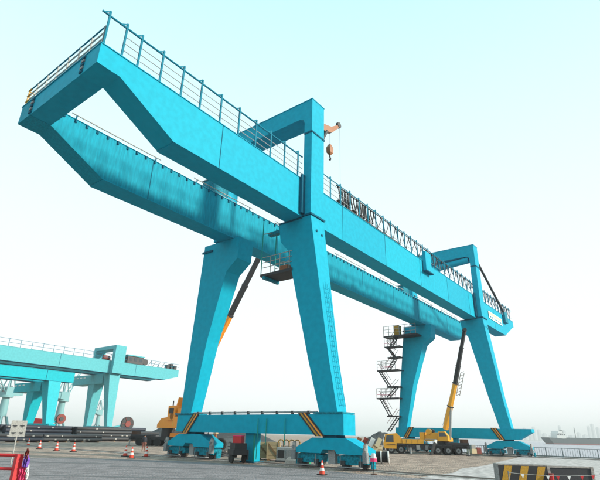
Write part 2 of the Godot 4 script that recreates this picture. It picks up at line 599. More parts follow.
		bb(pb, "cap_plate", Vector3(tx - hw - 0.05, 32.8, -pz - 0.05) - pb.position, Vector3(tx + hw + 0.05, 32.86, pz + 0.05) - pb.position, P)
		for s in [1, -1]:
			# haunch where the beam turns down into the post
			ext(pb, "haunch", [Vector2(s * pz, 30.3), Vector2(s * pz, 30.9), Vector2(s * (W - 0.5), 30.9), Vector2(s * (W - 0.08), 30.72), Vector2(s * (W + 0.065), 30.3)], "x", tx - hw, tx + hw, P).position = -pb.position
		# sill beam
		if far:
			ext(t, "sill_beam", [Vector2(-9.2, 2.3), Vector2(-9.2, 3.62), Vector2(11.4, 3.62), Vector2(11.4, 3.2), Vector2(9.5, 2.2), Vector2(-9.1, 2.2)], "x", bxp - 0.8, bxp + 0.8, P)
		else:
			ext(t, "sill_beam", [Vector2(-8.9, 2.2), Vector2(-8.9, 3.62), Vector2(9.35, 3.62), Vector2(9.35, 2.2)], "x", -0.8, 0.8, P)
			for s in [[8.0, 1.0], [-8.0, 1.0]]:
				bx(t, "leg_collar", Vector3(1.72, 0.12, 2.6), Vector3(0, 3.7, s[0]), M.paint_old)
			rod(t, "sill_pipe", Vector3(-0.7, 3.78, -6.8), Vector3(-0.7, 3.78, 7.0), 0.07, M.grey_light)
			for k in 9:
				bx(t, "pipe_clamp", Vector3(0.16, 0.26, 0.16), Vector3(-0.7, 3.74, -6.2 + k * 1.55), M.dark)
			# plate outline standing on the web
			for z in [1.3, 2.2, 4.1]:
				rod(t, "standpipe", Vector3(-0.9, 0.3 if z < 2.0 else 1.4, z), Vector3(-0.9, 3.3, z), 0.035, M.paint_green)
		# hazard-striped diagonals over the sill web
		var diags := [[-6.3, -7.6], [5.7, 7.35]] if not far else [[6.3, 7.4], [-6.4, -7.5]]
		for dg in diags:
			var hs := Node3D.new()
			hs.name = "hazard_strip"
			t.add_child(hs, true)
			var mats := [M.black, M.hazard_yellow, M.dark, M.orange, M.black]
			for k in 5:
				var o: float = (k - 2) * 0.17
				ext(hs, "stripe", [Vector2(dg[0] + o - 0.085, 3.72), Vector2(dg[0] + o + 0.085, 3.72), Vector2(dg[1] + o + 0.085, 2.1), Vector2(dg[1] + o - 0.085, 2.1)], "x", bxp - 0.86, bxp - 0.81, mats[k])
		bogie(t, bxp, 8.0)
		bogie(t, bxp, -7.1)
	# middle support under the near sill, with a door and a ladder edge
	var mc := bb(t, "support_column", Vector3(-0.35, 0.12, -0.5), Vector3(0.35, 2.2, 0.55), P)
	bb(mc, "edge_strip", Vector3(-0.4, 0.12, 0.45) - mc.position, Vector3(-0.35, 2.18, 0.62) - mc.position, M.paint_green)
	bb(mc, "foot", Vector3(-0.6, 0.02, -0.75) - mc.position, Vector3(0.6, 0.12, 0.8) - mc.position, M.seam)
	bb(t, "support_column", Vector3(FAR_X - 0.55, 0.12, -0.6), Vector3(FAR_X + 0.55, 2.2, 0.6), P)
	# tie bar falling from the far portal post to the girder
	rod(t, "tie_bar", Vector3(47.8, 30.4, 5.9), Vector3(62.6, 24.2, 5.5), 0.2, M.steel_dark, 8)
	bb(t, "tie_anchor", Vector3(61.6, 22.6, W + 0.07), Vector3(63.4, 24.6, W + 0.5), M.paint_old)
	# round brace under the far portal beam
	cone(t, "round_brace", Vector3(46.2, 30.4, 5.0), Vector3(46.2, 29.6, -5.2), 0.55, 0.55, P, 14)
	# cable box hung on the girder face before the far portal
	var cb := bb(t, "cable_box", Vector3(25.5, 22.6, W + 0.07), Vector3(27.3, 25.3, W + 0.5), P)
	bb(cb, "box_shadow_strip", Vector3(25.3, 22.45, W + 0.07) - cb.position, Vector3(27.6, 22.6, W + 0.65) - cb.position, M.seam)  # dark strip painting the shadow beneath the box
	# pale notice panel near the far tip, print too small to read
	var np := bb(t, "notice_panel", Vector3(52.6, 21.65, W + 0.07), Vector3(60.4, 22.9, W + 0.1), M.white)
	for k in 6:
		bb(np, "print_mark", Vector3(53.2 + k * 1.2, 21.85, W + 0.1) - np.position, Vector3(53.9 + k * 1.2, 22.15, W + 0.106) - np.position, M.paint_old)
	bb(np, "print_band", Vector3(52.7, 22.35, W + 0.1) - np.position, Vector3(60.3, 22.8, W + 0.105) - np.position, M.cream)
	# cabinets on the rear girder
	for q in [[-4.2, 2.6], [38.8, 2.4]]:
		var cab := bb(t, "electrical_cabinet", Vector3(q[0], GT + 0.06, -4.9), Vector3(q[0] + q[1], GT + 1.5, -3.9), M.paint_old)
		bx(cab, "cabinet_roof", Vector3(q[1] + 0.2, 0.08, 1.2), Vector3(0, 0.76, 0), M.grey_light)
	# maintenance hoist behind the near post
	var jh := Node3D.new()
	jh.name = "service_hoist"
	t.add_child(jh, true)
	rod(jh, "mast", Vector3(2.3, GT, 4.0), Vector3(2.3, 32.6, 4.0), 0.22, M.paint_old, 10)
	loft(jh, "hoist_arm", [
		[Vector3(2.2, 32.1, 3.75), Vector3(2.2, 33.0, 3.75), Vector3(2.2, 33.0, 4.25), Vector3(2.2, 32.1, 4.25)],
		[Vector3(5.6, 33.35, 3.8), Vector3(5.5, 34.1, 3.8), Vector3(5.5, 34.1, 4.2), Vector3(5.6, 33.35, 4.2)],
		[Vector3(7.2, 35.0, 3.9), Vector3(7.0, 35.3, 3.9), Vector3(7.0, 35.3, 4.1), Vector3(7.2, 35.0, 4.1)]], M.copper)
	rod(jh, "arm_strut", Vector3(2.4, 28.8, 4.1), Vector3(4.6, 33.0, 4.1), 0.22, M.black, 8)
	rod(jh, "tip_sheave", Vector3(7.25, 35.4, 3.85), Vector3(7.25, 35.4, 4.15), 0.36, M.black, 14)
	rod(jh, "rope", Vector3(5.45, 31.6, 4.0), Vector3(5.45, 33.6, 4.0), 0.02, M.grey)
	rod(jh, "rope", Vector3(7.5, 25.0, 4.0), Vector3(7.5, 35.3, 4.0), 0.02, M.grey_light)
	loft(jh, "hook_block", [quad_ring(5.3, 5.6, 3.85, 4.15, 31.75), quad_ring(5.1, 5.8, 3.75, 4.25, 31.3), quad_ring(5.15, 5.75, 3.75, 4.25, 30.7), quad_ring(5.35, 5.55, 3.9, 4.1, 30.45)], M.copper)
	tube(jh, "hook", [Vector3(5.45, 30.5, 4), Vector3(5.45, 30.2, 4), Vector3(5.62, 30.0, 4), Vector3(5.5, 29.8, 4), Vector3(5.3, 29.85, 4)], 0.08, M.black, 6)
	# hanging service platform at the near portal
	var sp := Node3D.new()
	sp.name = "service_platform"
	t.add_child(sp, true)
	bb(sp, "deck", Vector3(-0.9, 15.35, 0.6), Vector3(1.1, 15.6, 4.3), M.steel_dark)
	bb(sp, "toe_beam", Vector3(-0.95, 15.1, 0.9), Vector3(1.15, 15.35, 1.2), M.paint_old)
	for xx in [-0.85, 1.05]:
		for z in [0.65, 1.75, 2.85, 3.95]:
			rod(sp, "railing_post", Vector3(xx, 15.6, z), Vector3(xx, 17.2, z), 0.04, M.white_dirty)
		for h in [0.6, 1.1, 1.6]:
			rod(sp, "rail", Vector3(xx, 15.6 + h, 0.65), Vector3(xx, 15.6 + h, 4.2), 0.035, M.white_dirty)
	for xx in [-0.85, 1.05]:
		rod(sp, "hanger", Vector3(xx, 15.5, 0.65), Vector3(xx, 20.9, 0.65), 0.05, M.paint_green)
	rod(sp, "safety_hoop", Vector3(-0.85, 19.6, 0.65), Vector3(1.05, 20.4, 1.4), 0.05, M.white_dirty)
	bb(sp, "motor_box", Vector3(-0.2, 15.6, 2.3), Vector3(0.6, 16.3, 3.2), M.copper)
	bb(sp, "support_beam", Vector3(0.0, 20.17 - 0.4, 0.5), Vector3(0.5, 20.1, 2.62), M.paint_old)
	build_stairs(t)

func bogie(t: Node3D, x: float, zc: float) -> void:
	var b := Node3D.new()
	b.name = "bogie"
	t.add_child(b, true)
	ext(b, "equalizer", [Vector2(zc - 1.45, 2.02), Vector2(zc + 1.45, 2.02), Vector2(zc + 3.0, 1.3), Vector2(zc + 3.0, 0.98), Vector2(zc + 0.7, 0.98), Vector2(zc + 0.5, 1.25), Vector2(zc - 0.5, 1.25), Vector2(zc - 0.7, 0.98), Vector2(zc - 3.0, 0.98), Vector2(zc - 3.0, 1.3)], "x", x - 0.7, x + 0.7, M.paint)
	bb(b, "pivot", Vector3(x - 0.55, 2.02, zc - 0.6), Vector3(x + 0.55, 2.2, zc + 0.6), M.seam)
	bb(b, "guard_plate", Vector3(x - 0.3, 0.3, zc - 0.3), Vector3(x + 0.25, 1.2, zc + 0.3), M.grey_light)
	for s in [-1, 1]:
		var z: float = zc + s * 1.85
		ext(b, "wheel_truck", [Vector2(z - 1.2, 0.42), Vector2(z - 1.2, 0.85), Vector2(z - 0.7, 0.96), Vector2(z + 0.7, 0.96), Vector2(z + 1.2, 0.85), Vector2(z + 1.2, 0.42), Vector2(z + 0.25, 0.34), Vector2(z - 0.25, 0.34)], "x", x - 0.52, x + 0.52, M.paint_old)
		for w in [-0.72, 0.72]:
			var wh := rod(b, "wheel", Vector3(x - 0.2, 0.42, z + w), Vector3(x + 0.2, 0.42, z + w), 0.3, M.rail_steel, 18)
			rod(wh, "flange", Vector3(x - 0.28, 0.42, z + w), Vector3(x - 0.21, 0.42, z + w), 0.36, M.dark, 18)
			bb(b, "axle_box", Vector3(x - 0.66, 0.3, z + w - 0.16), Vector3(x - 0.53, 0.6, z + w + 0.16), M.dark)
		# drive gearbox and motor hung on the outer end
		var mz: float = zc + s * 3.05
		bb(b, "gearbox", Vector3(x - 0.85, 0.5, mz - 0.2), Vector3(x - 0.5, 1.15, mz + 0.12), M.grey)
		rod(b, "drive_motor", Vector3(x - 0.68, 1.15, mz - 0.04), Vector3(x - 0.68, 1.65, mz - 0.04), 0.15, M.white_dirty, 12)
		rod(b, "motor_cap", Vector3(x - 0.68, 1.65, mz - 0.04), Vector3(x - 0.68, 1.72, mz - 0.04), 0.11, M.grey, 12)
		bb(b, "motor_terminal_box", Vector3(x - 0.92, 1.25, mz - 0.12), Vector3(x - 0.82, 1.45, mz + 0.04), M.grey)
		bb(b, "rail_sweeper", Vector3(x - 0.25, 0.14, zc + s * 3.2 - 0.06), Vector3(x + 0.25, 0.6, zc + s * 3.2 + 0.06), M.paint_old)
		bb(b, "step_plate", Vector3(x - 1.05, 0.18, z - 0.9), Vector3(x - 0.68, 0.24, z + 0.9), M.grey)
		for w in [-0.8, 0.8]:
			rod(b, "step_hanger", Vector3(x - 0.8, 0.2, z + w), Vector3(x - 0.8, 0.95, z + w), 0.03, M.grey)

func build_stairs(t: Node3D) -> void:
	var st := Node3D.new()
	st.name = "access_stair"
	t.add_child(st, true)
	var x0 := 43.2
	var x1 := 44.5
	# platforms: y, z0, z1
	var pl := [[8.2, -12.1, -8.0], [12.7, -11.8, -7.8], [5.4, -10.3, -8.2], [10.0, -10.1, -7.9], [14.8, -9.7, -7.4], [16.6, -10.2, -7.3]]
	for q in pl:
		bb(st, "landing", Vector3(x0, q[0] - 0.22, q[1]), Vector3(x1, q[0], q[2]), M.steel_dark)
		var wide: bool = q[2] - q[1] > 3.5
		if wide or q[0] > 16.0:
			for xx in [x0, x1]:
				for k in 4:
					var z: float = lerpf(q[1] + 0.05, q[2] - 1.2, k / 3.0)
					rod(st, "railing_post", Vector3(xx, q[0], z), Vector3(xx, q[0] + 1.5, z), 0.035, M.white_dirty, 5)
				for h in [0.5, 1.0, 1.5]:
					rod(st, "rail", Vector3(xx, q[0] + h, q[1] + 0.05), Vector3(xx, q[0] + h, q[2] - 1.2), 0.035, M.white_dirty if h > 0.6 else M.pink, 5)
	# flights between them: z,y pairs
	var fl := [[-11.6, 12.6, -9.8, 9.9], [-8.4, 9.95, -10.2, 8.25], [-11.6, 8.1, -9.9, 5.3], [-8.3, 14.75, -9.9, 12.75], [-9.9, 16.5, -8.6, 14.8], [-8.4, 5.35, -10.4, 3.0], [-8.0, 18.3, -9.2, 16.65]]
	for q in fl:
		for xx in [x0 + 0.15, x1 - 0.15]:
			rod(st, "stringer", Vector3(xx, q[1], q[0]), Vector3(xx, q[3], q[2]), 0.09, M.dark, 5)
			rod(st, "handrail", Vector3(xx, q[1] + 1.2, q[0]), Vector3(xx, q[3] + 1.2, q[2]), 0.04, M.red_oxide if xx < 44.0 else M.white_dirty, 5)
		for k in 8:
			var a := (k + 0.5) / 8.0
			bb(st, "tread", Vector3(x0 + 0.15, lerpf(q[1], q[3], a) - 0.03, lerpf(q[0], q[2], a) - 0.13), Vector3(x1 - 0.15, lerpf(q[1], q[3], a) + 0.03, lerpf(q[0], q[2], a) + 0.13), M.dark)
	for k in 3:
		rod(st, "wall_tie", Vector3(44.4, [8.1, 12.6, 16.5][k], -8.2), Vector3(44.9, [8.1, 12.6, 16.5][k], -7.6), 0.08, M.seam, 6)
	# top gallery beneath the rear girder
	var gl := Node3D.new()
	gl.name = "leg_gallery"
	t.add_child(gl, true)
	bb(gl, "deck", Vector3(43.2, 18.15, -10.3), Vector3(45.4, 18.4, -4.2), M.steel_dark)
	for k in 7:
		var z := -10.25 + k * 1.0
		rod(gl, "railing_post", Vector3(43.25, 18.4, z), Vector3(43.25, 20.1, z), 0.05, M.white_dirty, 5)
	for h in [0.55, 1.1, 1.65]:
		rod(gl, "rail", Vector3(43.25, 18.4 + h, -10.25), Vector3(43.25, 18.4 + h, -4.25), 0.035, M.white_dirty, 5)
	bb(gl, "control_box", Vector3(44.0, 18.4, -8.6), Vector3(45.0, 20.2, -7.7), M.hazard_yellow)

# ---------------------------------------------------------------- cranes behind on the left
func small_gantry(called: String, label: String, at: Vector3, c: Dictionary, P: Material) -> Node3D:
	var t := thing(called, label, "gantry crane", at, 0.0)
	var gw: float = c.gw
	for zc in [c.zf, c.zb]:
		var g := ext(t, "girder", [Vector2(c.x0, c.gt), Vector2(c.x0, c.gb), Vector2(c.x1 - c.taper, c.gb), Vector2(c.x1, c.gb + (c.gt - c.gb) * (0.4 if c.taper > 0.1 else 0.0)), Vector2(c.x1, c.gt)], "z", zc - gw, zc + gw, P)
		bb(g, "top_flange", Vector3(c.x0, c.gt, zc - gw - 0.06), Vector3(c.x1, c.gt + 0.08, zc + gw + 0.06), P)
		bb(g, "bottom_flange", Vector3(c.x0, c.gb - 0.08, zc - gw - 0.06), Vector3(c.x1 - c.taper, c.gb, zc + gw + 0.06), M.seam)
		for x in c.seams:
			bx(g, "weld_seam", Vector3(0.12, c.gt - c.gb - 0.05, 0.02), Vector3(x, (c.gt + c.gb) * 0.5, zc + gw), M.seam)
	for px in c.portals:
		var zf: float = c.zf + gw
		var zb: float = c.zb - gw
		# right leg and left leg
		loft(t, "leg", [quad_ring(px - 0.9, px + 0.9, zf + 0.6, zf + 2.2, 2.6), quad_ring(px - c.lw, px + c.lw, zf - 3.2, zf + 0.3, c.gb - 0.09)], P)
		loft(t, "leg", [quad_ring(px - 0.9, px + 0.9, zb - 1.2, zb + 0.6, 2.6), quad_ring(px - c.lw, px + c.lw, zb - 1.6, zb + 2.8, c.gb - 0.09)], P)
		bb(t, "sill_beam", Vector3(px - 0.8, 1.3, zb - 1.6), Vector3(px + 0.8, 3.2, zf + 3.4), P)
		# saddle beam reaching out behind the rear leg
		var sb := bb(t, "saddle_beam", Vector3(px - c.lw - 0.05, c.gb - c.sd, zb - c.out), Vector3(px + c.lw + 0.05, c.gb - 0.1, zf - 3.3), P)
		for k in 4:
			bx(sb, "lamp_slot", Vector3(0.1, 0.3, 1.3), Vector3(-c.lw - 0.07, c.sd * 0.22, -2.0 - k * 2.4), M.white)
		for z in [zf + 1.4, zb - 0.3]:
			ext(t, "bogie", [Vector2(z - 2.6, 0.2), Vector2(z - 2.6, 0.7), Vector2(z - 1.0, 1.3), Vector2(z + 1.0, 1.3), Vector2(z + 2.6, 0.7), Vector2(z + 2.6, 0.2)], "x", px - 0.6, px + 0.6, M.paint_old)
		if c.post > 0.0:
			bb(t, "portal_post", Vector3(px - c.lw, c.gb, zf + 0.1), Vector3(px + c.lw, c.post, zf + 1.7), P)
			bb(t, "portal_post", Vector3(px - c.lw, c.gb, zb - 1.2), Vector3(px + c.lw, c.post - 1.2, zb - 0.1), P)
			bb(t, "portal_beam", Vector3(px - c.lw, c.post - 1.2, zb - 1.2), Vector3(px + c.lw, c.post, zf + 0.1), P)
	# railing along the front girder
	if c.rail:
		var zr: float = c.zf + gw - 0.1
		var x: float = c.x0 + 0.3
		while x < c.x1:
			bb(t, "railing_post", Vector3(x - 0.05, c.gt + 0.08, zr - 0.05), Vector3(x + 0.05, c.gt + 2.3, zr + 0.05), M.rail_teal)
			x += 3.3
		for h in [1.1, 2.2]:
			rod(t, "handrail", Vector3(c.x0, c.gt + h, zr), Vector3(c.x1, c.gt + h, zr), 0.05, M.rail_teal)
	return t

func build_far_cranes() -> void:
	# pale crane: front girder face near Z = -123
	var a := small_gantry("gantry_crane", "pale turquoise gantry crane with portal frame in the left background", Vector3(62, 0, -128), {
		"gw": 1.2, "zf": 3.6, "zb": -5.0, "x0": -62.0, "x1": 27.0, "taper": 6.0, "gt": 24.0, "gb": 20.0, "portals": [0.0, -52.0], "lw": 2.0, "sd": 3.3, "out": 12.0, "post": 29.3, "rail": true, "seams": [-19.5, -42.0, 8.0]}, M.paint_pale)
	# winch house and machinery on the tip
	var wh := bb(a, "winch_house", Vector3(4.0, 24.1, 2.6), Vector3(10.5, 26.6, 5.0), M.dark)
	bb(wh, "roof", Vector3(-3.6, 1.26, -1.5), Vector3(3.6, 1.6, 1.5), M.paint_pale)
	for k in 3:
		bx(wh, "window", Vector3(1.2, 1.2, 0.06), Vector3(-2.0 + k * 2.0, 0.2, 1.23), M.glass_dark)
	rod(a, "rope_drum", Vector3(11.6, 25.2, 3.0), Vector3(11.6, 25.2, 4.8), 1.1, M.black, 16)
	for k in 5:
		rod(a, "cable_loop", Vector3(13.0 + k * 2.0, 24.1, 4.5), Vector3(14.2 + k * 2.0, 26.0, 4.5), 0.07, M.dark)
	for k in 3:
		bb(a, "tip_machinery", Vector3(21.5 + k * 1.7, 24.1, 3.0), Vector3(22.6 + k * 1.7, 25.6 + 0.5 * (k % 2), 4.6), M.steel_dark)
	rod(a, "hoist_motor", Vector3(-4.5, 25.0, 3.4), Vector3(-2.2, 25.0, 3.4), 0.8, M.red_oxide, 12)
	# cable reel on the end of its sill
	var rl := Node3D.new()
	rl.name = "cable_reel"
	a.add_child(rl, true)
	rod(rl, "reel_rim", Vector3(6.6, 4.1, 6.4), Vector3(6.6, 4.1, 7.0), 2.35, M.black, 24)
	rod(rl, "reel_hub", Vector3(6.6, 4.1, 7.0), Vector3(6.6, 4.1, 7.3), 1.0, M.red_oxide, 18)
	for k in 6:
		var d := Vector3(cos(k * PI / 3), sin(k * PI / 3), 0)
		rod(rl, "spoke", Vector3(6.6, 4.1, 7.08) + d * 0.9, Vector3(6.6, 4.1, 7.08) + d * 2.2, 0.09, M.red_oxide)
	rod(rl, "reel_arm", Vector3(0.9, 2.6, 6.0), Vector3(6.6, 4.1, 6.4), 0.3, M.paint_pale)
	# brighter, lower crane in front of it
	var b := small_gantry("gantry_crane", "low vivid cyan gantry crane at the left edge under the pale crane", Vector3(28.6, 0, -99), {
		"gw": 1.1, "zf": 2.9, "zb": -4.0, "x0": -40.0, "x1": 4.9, "taper": 0.0, "gt": 15.6, "gb": 13.2, "portals": [0.0], "lw": 1.55, "sd": 2.4, "out": 9.0, "post": 0.0, "rail": false, "seams": [-2.2, -20.0]}, M.paint_vivid)
	var r2 := rod(b, "cable_reel", Vector3(3.4, 4.4, 4.0), Vector3(3.4, 4.4, 4.6), 1.15, M.red_oxide, 20)
	rod(r2, "reel_hub", Vector3(3.4, 4.4, 4.6), Vector3(3.4, 4.4, 4.8), 0.5, M.dark, 14)
	rod(b, "reel_arm", Vector3(0.5, 2.8, 4.0), Vector3(3.4, 4.4, 4.0), 0.2, M.paint_vivid)
	# harbour jib cranes, far and pale
	harbour_crane("slewing harbour crane on a tall column behind the low cyan crane", Vector3(107, 0, -244), 1.0, 0.6)
	harbour_crane("slewing harbour crane at the left edge with raised jib", Vector3(88, 0, -270), 1.1, 3.5)
	harbour_crane("small distant harbour crane seen between the pale crane's legs", Vector3(190, 0, -345), 0.8, 0.4)

func harbour_crane(label: String, at: Vector3, s: float, turn: float) -> void:
	var t := thing("harbour_crane", label, "harbour crane", at, turn, "distant harbour cranes")
	t.scale = Vector3.ONE * s
	var P: Material = M.harbour
	for q in [[-3.2, -3.2], [3.2, -3.2], [3.2, 3.2], [-3.2, 3.2]]:
		loft(t, "leg", [quad_ring(q[0] - 0.5, q[0] + 0.5, q[1] - 0.5, q[1] + 0.5, 0), quad_ring(q[0] * 0.45 - 0.5, q[0] * 0.45 + 0.5, q[1] * 0.45 - 0.5, q[1] * 0.45 + 0.5, 7.0)], P)
	cone(t, "column", Vector3(0, 7, 0), Vector3(0, 16, 0), 2.2, 1.7, P, 16)
	rod(t, "slew_ring", Vector3(0, 16, 0), Vector3(0, 17, 0), 3.3, P, 20)
	var h := bb(t, "machinery_house", Vector3(-6, 17, -2.2), Vector3(2.5, 21, 2.2), P)
	bb(h, "window", Vector3(4.26, -0.6, -1.2), Vector3(4.32, 1.2, 1.2), M.glass_dark)
	for z in [-1.6, 1.6]:
		rod(t, "mast_leg", Vector3(-2.5, 21, z), Vector3(-0.5, 30, z * 0.4), 0.35, P)
		rod(t, "mast_leg", Vector3(1.8, 21, z), Vector3(-0.5, 30, z * 0.4), 0.35, P)
	for z in [-1.1, 1.1]:
		rod(t, "jib_chord", Vector3(2.4, 18.6, z), Vector3(15, 35, z * 0.35), 0.28, P)
	for k in 7:
		var a := k / 7.0
		rod(t, "jib_brace", Vector3(lerpf(2.4, 15, a), lerpf(18.6, 35, a), -1.1 * (1 - 0.65 * a)), Vector3(lerpf(2.4, 15, a + 0.12), lerpf(18.6, 35, a + 0.12), 1.1 * (1 - 0.65 * a)), 0.16, P)
	rod(t, "pendant", Vector3(-0.5, 30, 0), Vector3(15, 35, 0), 0.14, P)
	bb(t, "counterweight", Vector3(-8.2, 17.4, -1.8), Vector3(-6.02, 20, 1.8), P)

# ---------------------------------------------------------------- mobile cranes
func wheel(t: Node, p: Vector3, r: float) -> void:
	var o := rod(t, "wheel", p + Vector3(0, 0, -0.2), p + Vector3(0, 0, 0.2), r, M.rubber, 20)
	rod(o, "rim", p + Vector3(0, 0, 0.2), p + Vector3(0, 0, 0.215), r * 0.55, M.grey, 14)
	rod(o, "hub", p + Vector3(0, 0, 0.215), p + Vector3(0, 0, 0.27), r * 0.2, M.dark, 10)

# carrier runs along local x, cab at -x; local +z is the side towards the camera
func mobile_crane(called: String, label: String, at: Vector3, turn: float, body: Material, slew: Vector3, boom: Array, bs := 1.0, us := 1.0, lift := 0.0) -> Node3D:
	var t := thing(called, label, "mobile crane", at, turn, "mobile cranes working under the gantry")
	var L := 11.2
	bb(t, "chassis", Vector3(-4.2, 0.85, -1.15), Vector3(5.9, 1.35, 1.15), M.black)
	bb(t, "deck", Vector3(-3.4, 1.35, -1.28), Vector3(-0.4, 1.95, 1.28), body)
	bb(t, "deck", Vector3(2.6, 1.35, -1.28), Vector3(5.8, 1.6, 1.28), M.steel_dark)
	for k in 3:
		bx(t, "locker_seam", Vector3(0.04, 0.5, 0.02), Vector3(-2.8 + k * 0.8, 1.65, 1.285), M.dark)
	# driver's cab with windscreen
	var cab := ext(t, "cab", [Vector2(-5.95, 0.65), Vector2(-6.0, 1.35), Vector2(-5.7, 2.55), Vector2(-4.1, 2.7), Vector2(-3.45, 2.0), Vector2(-3.45, 1.36), Vector2(-4.2, 1.36), Vector2(-4.25, 0.65)], "z", -1.25, 1.25, body)
	ext(cab, "side_window", [Vector2(-5.75, 1.5), Vector2(-5.55, 2.4), Vector2(-4.6, 2.45), Vector2(-4.6, 1.5)], "z", 1.25, 1.265, M.glass_dark)
	ext(cab, "side_window", [Vector2(-5.75, 1.5), Vector2(-5.55, 2.4), Vector2(-4.6, 2.45), Vector2(-4.6, 1.5)], "z", -1.265, -1.25, M.glass_dark)
	loft(cab, "windscreen", [[Vector3(-5.99, 1.5, -1.1), Vector3(-5.99, 1.5, 1.1), Vector3(-5.96, 1.5, 1.1), Vector3(-5.96, 1.5, -1.1)], [Vector3(-5.765, 2.42, -1.1), Vector3(-5.765, 2.42, 1.1), Vector3(-5.72, 2.42, 1.1), Vector3(-5.72, 2.42, -1.1)]], M.glass_dark)
	for z in [-0.9, 0.9]:
		bx(cab, "headlight", Vector3(0.08, 0.2, 0.3), Vector3(-6.0, 0.98, z), M.white)
	bx(cab, "bumper", Vector3(0.25, 0.3, 2.5), Vector3(-6.0, 0.6, 0), M.dark)
	bx(cab, "mirror", Vector3(0.1, 0.4, 0.16), Vector3(-5.9, 2.0, 1.42), M.black)
	for x in [-5.0, -3.6, 1.5, 2.9, 4.3]:
		wheel(t, Vector3(x, 0.56, 1.02), 0.56)
		wheel(t, Vector3(x, 0.56, -1.22), 0.56)
		bx(t, "mudguard", Vector3(1.2, 0.06, 0.5), Vector3(x, 1.2, 1.05), M.dark)
	# side lockers, tank, steps and a deck rail along the carrier
	for k in 5:
		bb(t, "side_locker", Vector3(-2.7 + k * 0.62, 0.62, 1.15), Vector3(-2.18 + k * 0.62, 1.15, 1.27), [M.grey, M.steel_dark, M.white_dirty, M.steel_dark, M.grey][k])
	rod(t, "fuel_tank", Vector3(0.2, 0.85, 1.2), Vector3(1.0, 0.85, 1.2), 0.26, M.steel_dark, 12)
	for k in 4:
		rod(t, "deck_rail_post", Vector3(-0.2 + k * 0.55, 1.35, 1.2), Vector3(-0.2 + k * 0.55, 2.0, 1.2), 0.03, M.white_dirty)
	rod(t, "deck_rail", Vector3(-0.2, 2.0, 1.2), Vector3(1.45, 2.0, 1.2), 0.03, M.white_dirty)
	bb(t, "rear_rack", Vector3(5.0, 1.6, -1.0), Vector3(5.8, 2.1, 1.0), M.rust)
	# outriggers
	for x in [-2.4, 5.4]:
		for s in [-1, 1]:
			var o := bb(t, "outrigger", Vector3(x - 0.16, 0.9, s * 1.15), Vector3(x + 0.16, 1.2, s * 2.6), M.steel_dark)
			rod(o, "jack", Vector3(0, 0.1, s * 0.6), Vector3(0, -0.95, s * 0.6), 0.11, M.grey_light, 10)
			rod(o, "float", Vector3(0, -1.05, s * 0.6), Vector3(0, -0.95, s * 0.6), 0.35, M.dark, 14)
	# revolving upper structure; slew = (x, yaw, 0)
	rod(t, "turntable", Vector3(slew.x, 1.35, 0), Vector3(slew.x, 1.75 + lift, 0), 0.95, M.black, 20)
	var up := Node3D.new()
	up.name = "upper_structure"
	t.add_child(up, true)
	up.position = Vector3(slew.x, 1.75 + lift, 0)
	up.scale = Vector3.ONE * us
	up.rotation.y = slew.y
	ext(up, "frame", [Vector2(-3.2, 0.0), Vector2(-3.2, 1.0), Vector2(-1.4, 1.5), Vector2(0.5, 1.3), Vector2(1.4, 0.5), Vector2(1.4, 0.0)], "z", -1.0, 1.0, body)
	bb(up, "counterweight", Vector3(-4.1, 0.05, -1.3), Vector3(-3.22, 1.5, 1.3), body)
	for s in [-0.8, 0.8]:
		rod(up, "winch", Vector3(-2.4, 1.6, s - 0.35), Vector3(-2.4, 1.6, s + 0.35), 0.5, body if s > 0 else M.dark, 16)
	var oc := ext(up, "operator_cab", [Vector2(-0.3, 0.05), Vector2(-0.3, 1.65), Vector2(0.9, 1.7), Vector2(1.5, 0.9), Vector2(1.5, 0.05)], "z", 1.03, 1.9, body)
	ext(oc, "side_window", [Vector2(-0.1, 0.8), Vector2(-0.1, 1.5), Vector2(0.85, 1.52), Vector2(1.3, 0.85)], "z", 1.9, 1.92, M.glass_dark)
	# telescopic boom, in world points: foot, change of colour, tip
	var inv := t.transform.affine_inverse()
	var A: Vector3 = inv * boom[0]
	var B: Vector3 = inv * boom[1]
	var Cc: Vector3 = inv * boom[2]
	var bm := Node3D.new()
	bm.name = "boom"
	t.add_child(bm, true)
	var secs := [[0.0, 0.5, 0.62, body], [0.5, 1.0, 0.55, body]]
	for sct in secs:
		boom_box(bm, A.lerp(B, sct[0]), A.lerp(B, sct[1]), sct[2] * bs, sct[3], "boom_section")
		boom_box(bm, A.lerp(B, sct[1] - 0.02), A.lerp(B, sct[1]), sct[2] * bs + 0.07, M.dark, "boom_collar")
	for k in 3:
		boom_box(bm, B.lerp(Cc, k / 3.0), B.lerp(Cc, (k + 1) / 3.0), (0.5 - k * 0.05) * bs, M.black, "boom_section")
		boom_box(bm, B.lerp(Cc, (k + 1) / 3.0 - 0.02), B.lerp(Cc, (k + 1) / 3.0), (0.5 - k * 0.05) * bs + 0.05, M.steel_dark, "boom_collar")
	rod(bm, "boom_head", Cc + Vector3(0, 0, -0.35), Cc + Vector3(0, 0, 0.35), 0.45 * bs, M.black, 14)
	# luffing cylinder
	var dirb := (B - A).normalized()
	var fl := Vector3(dirb.x, 0, dirb.z).normalized()
	rod(bm, "luffing_ram", Vector3(slew.x, 2.0, 0) + fl * 1.3, A + dirb * 4.0, 0.16, M.grey_light, 10)
	rod(bm, "hoist_rope", A + Vector3(0, 0.5, 0) - fl * 0.8 * bs, B - fl * 0.62 * bs, 0.025, M.dark, 5)
	return t

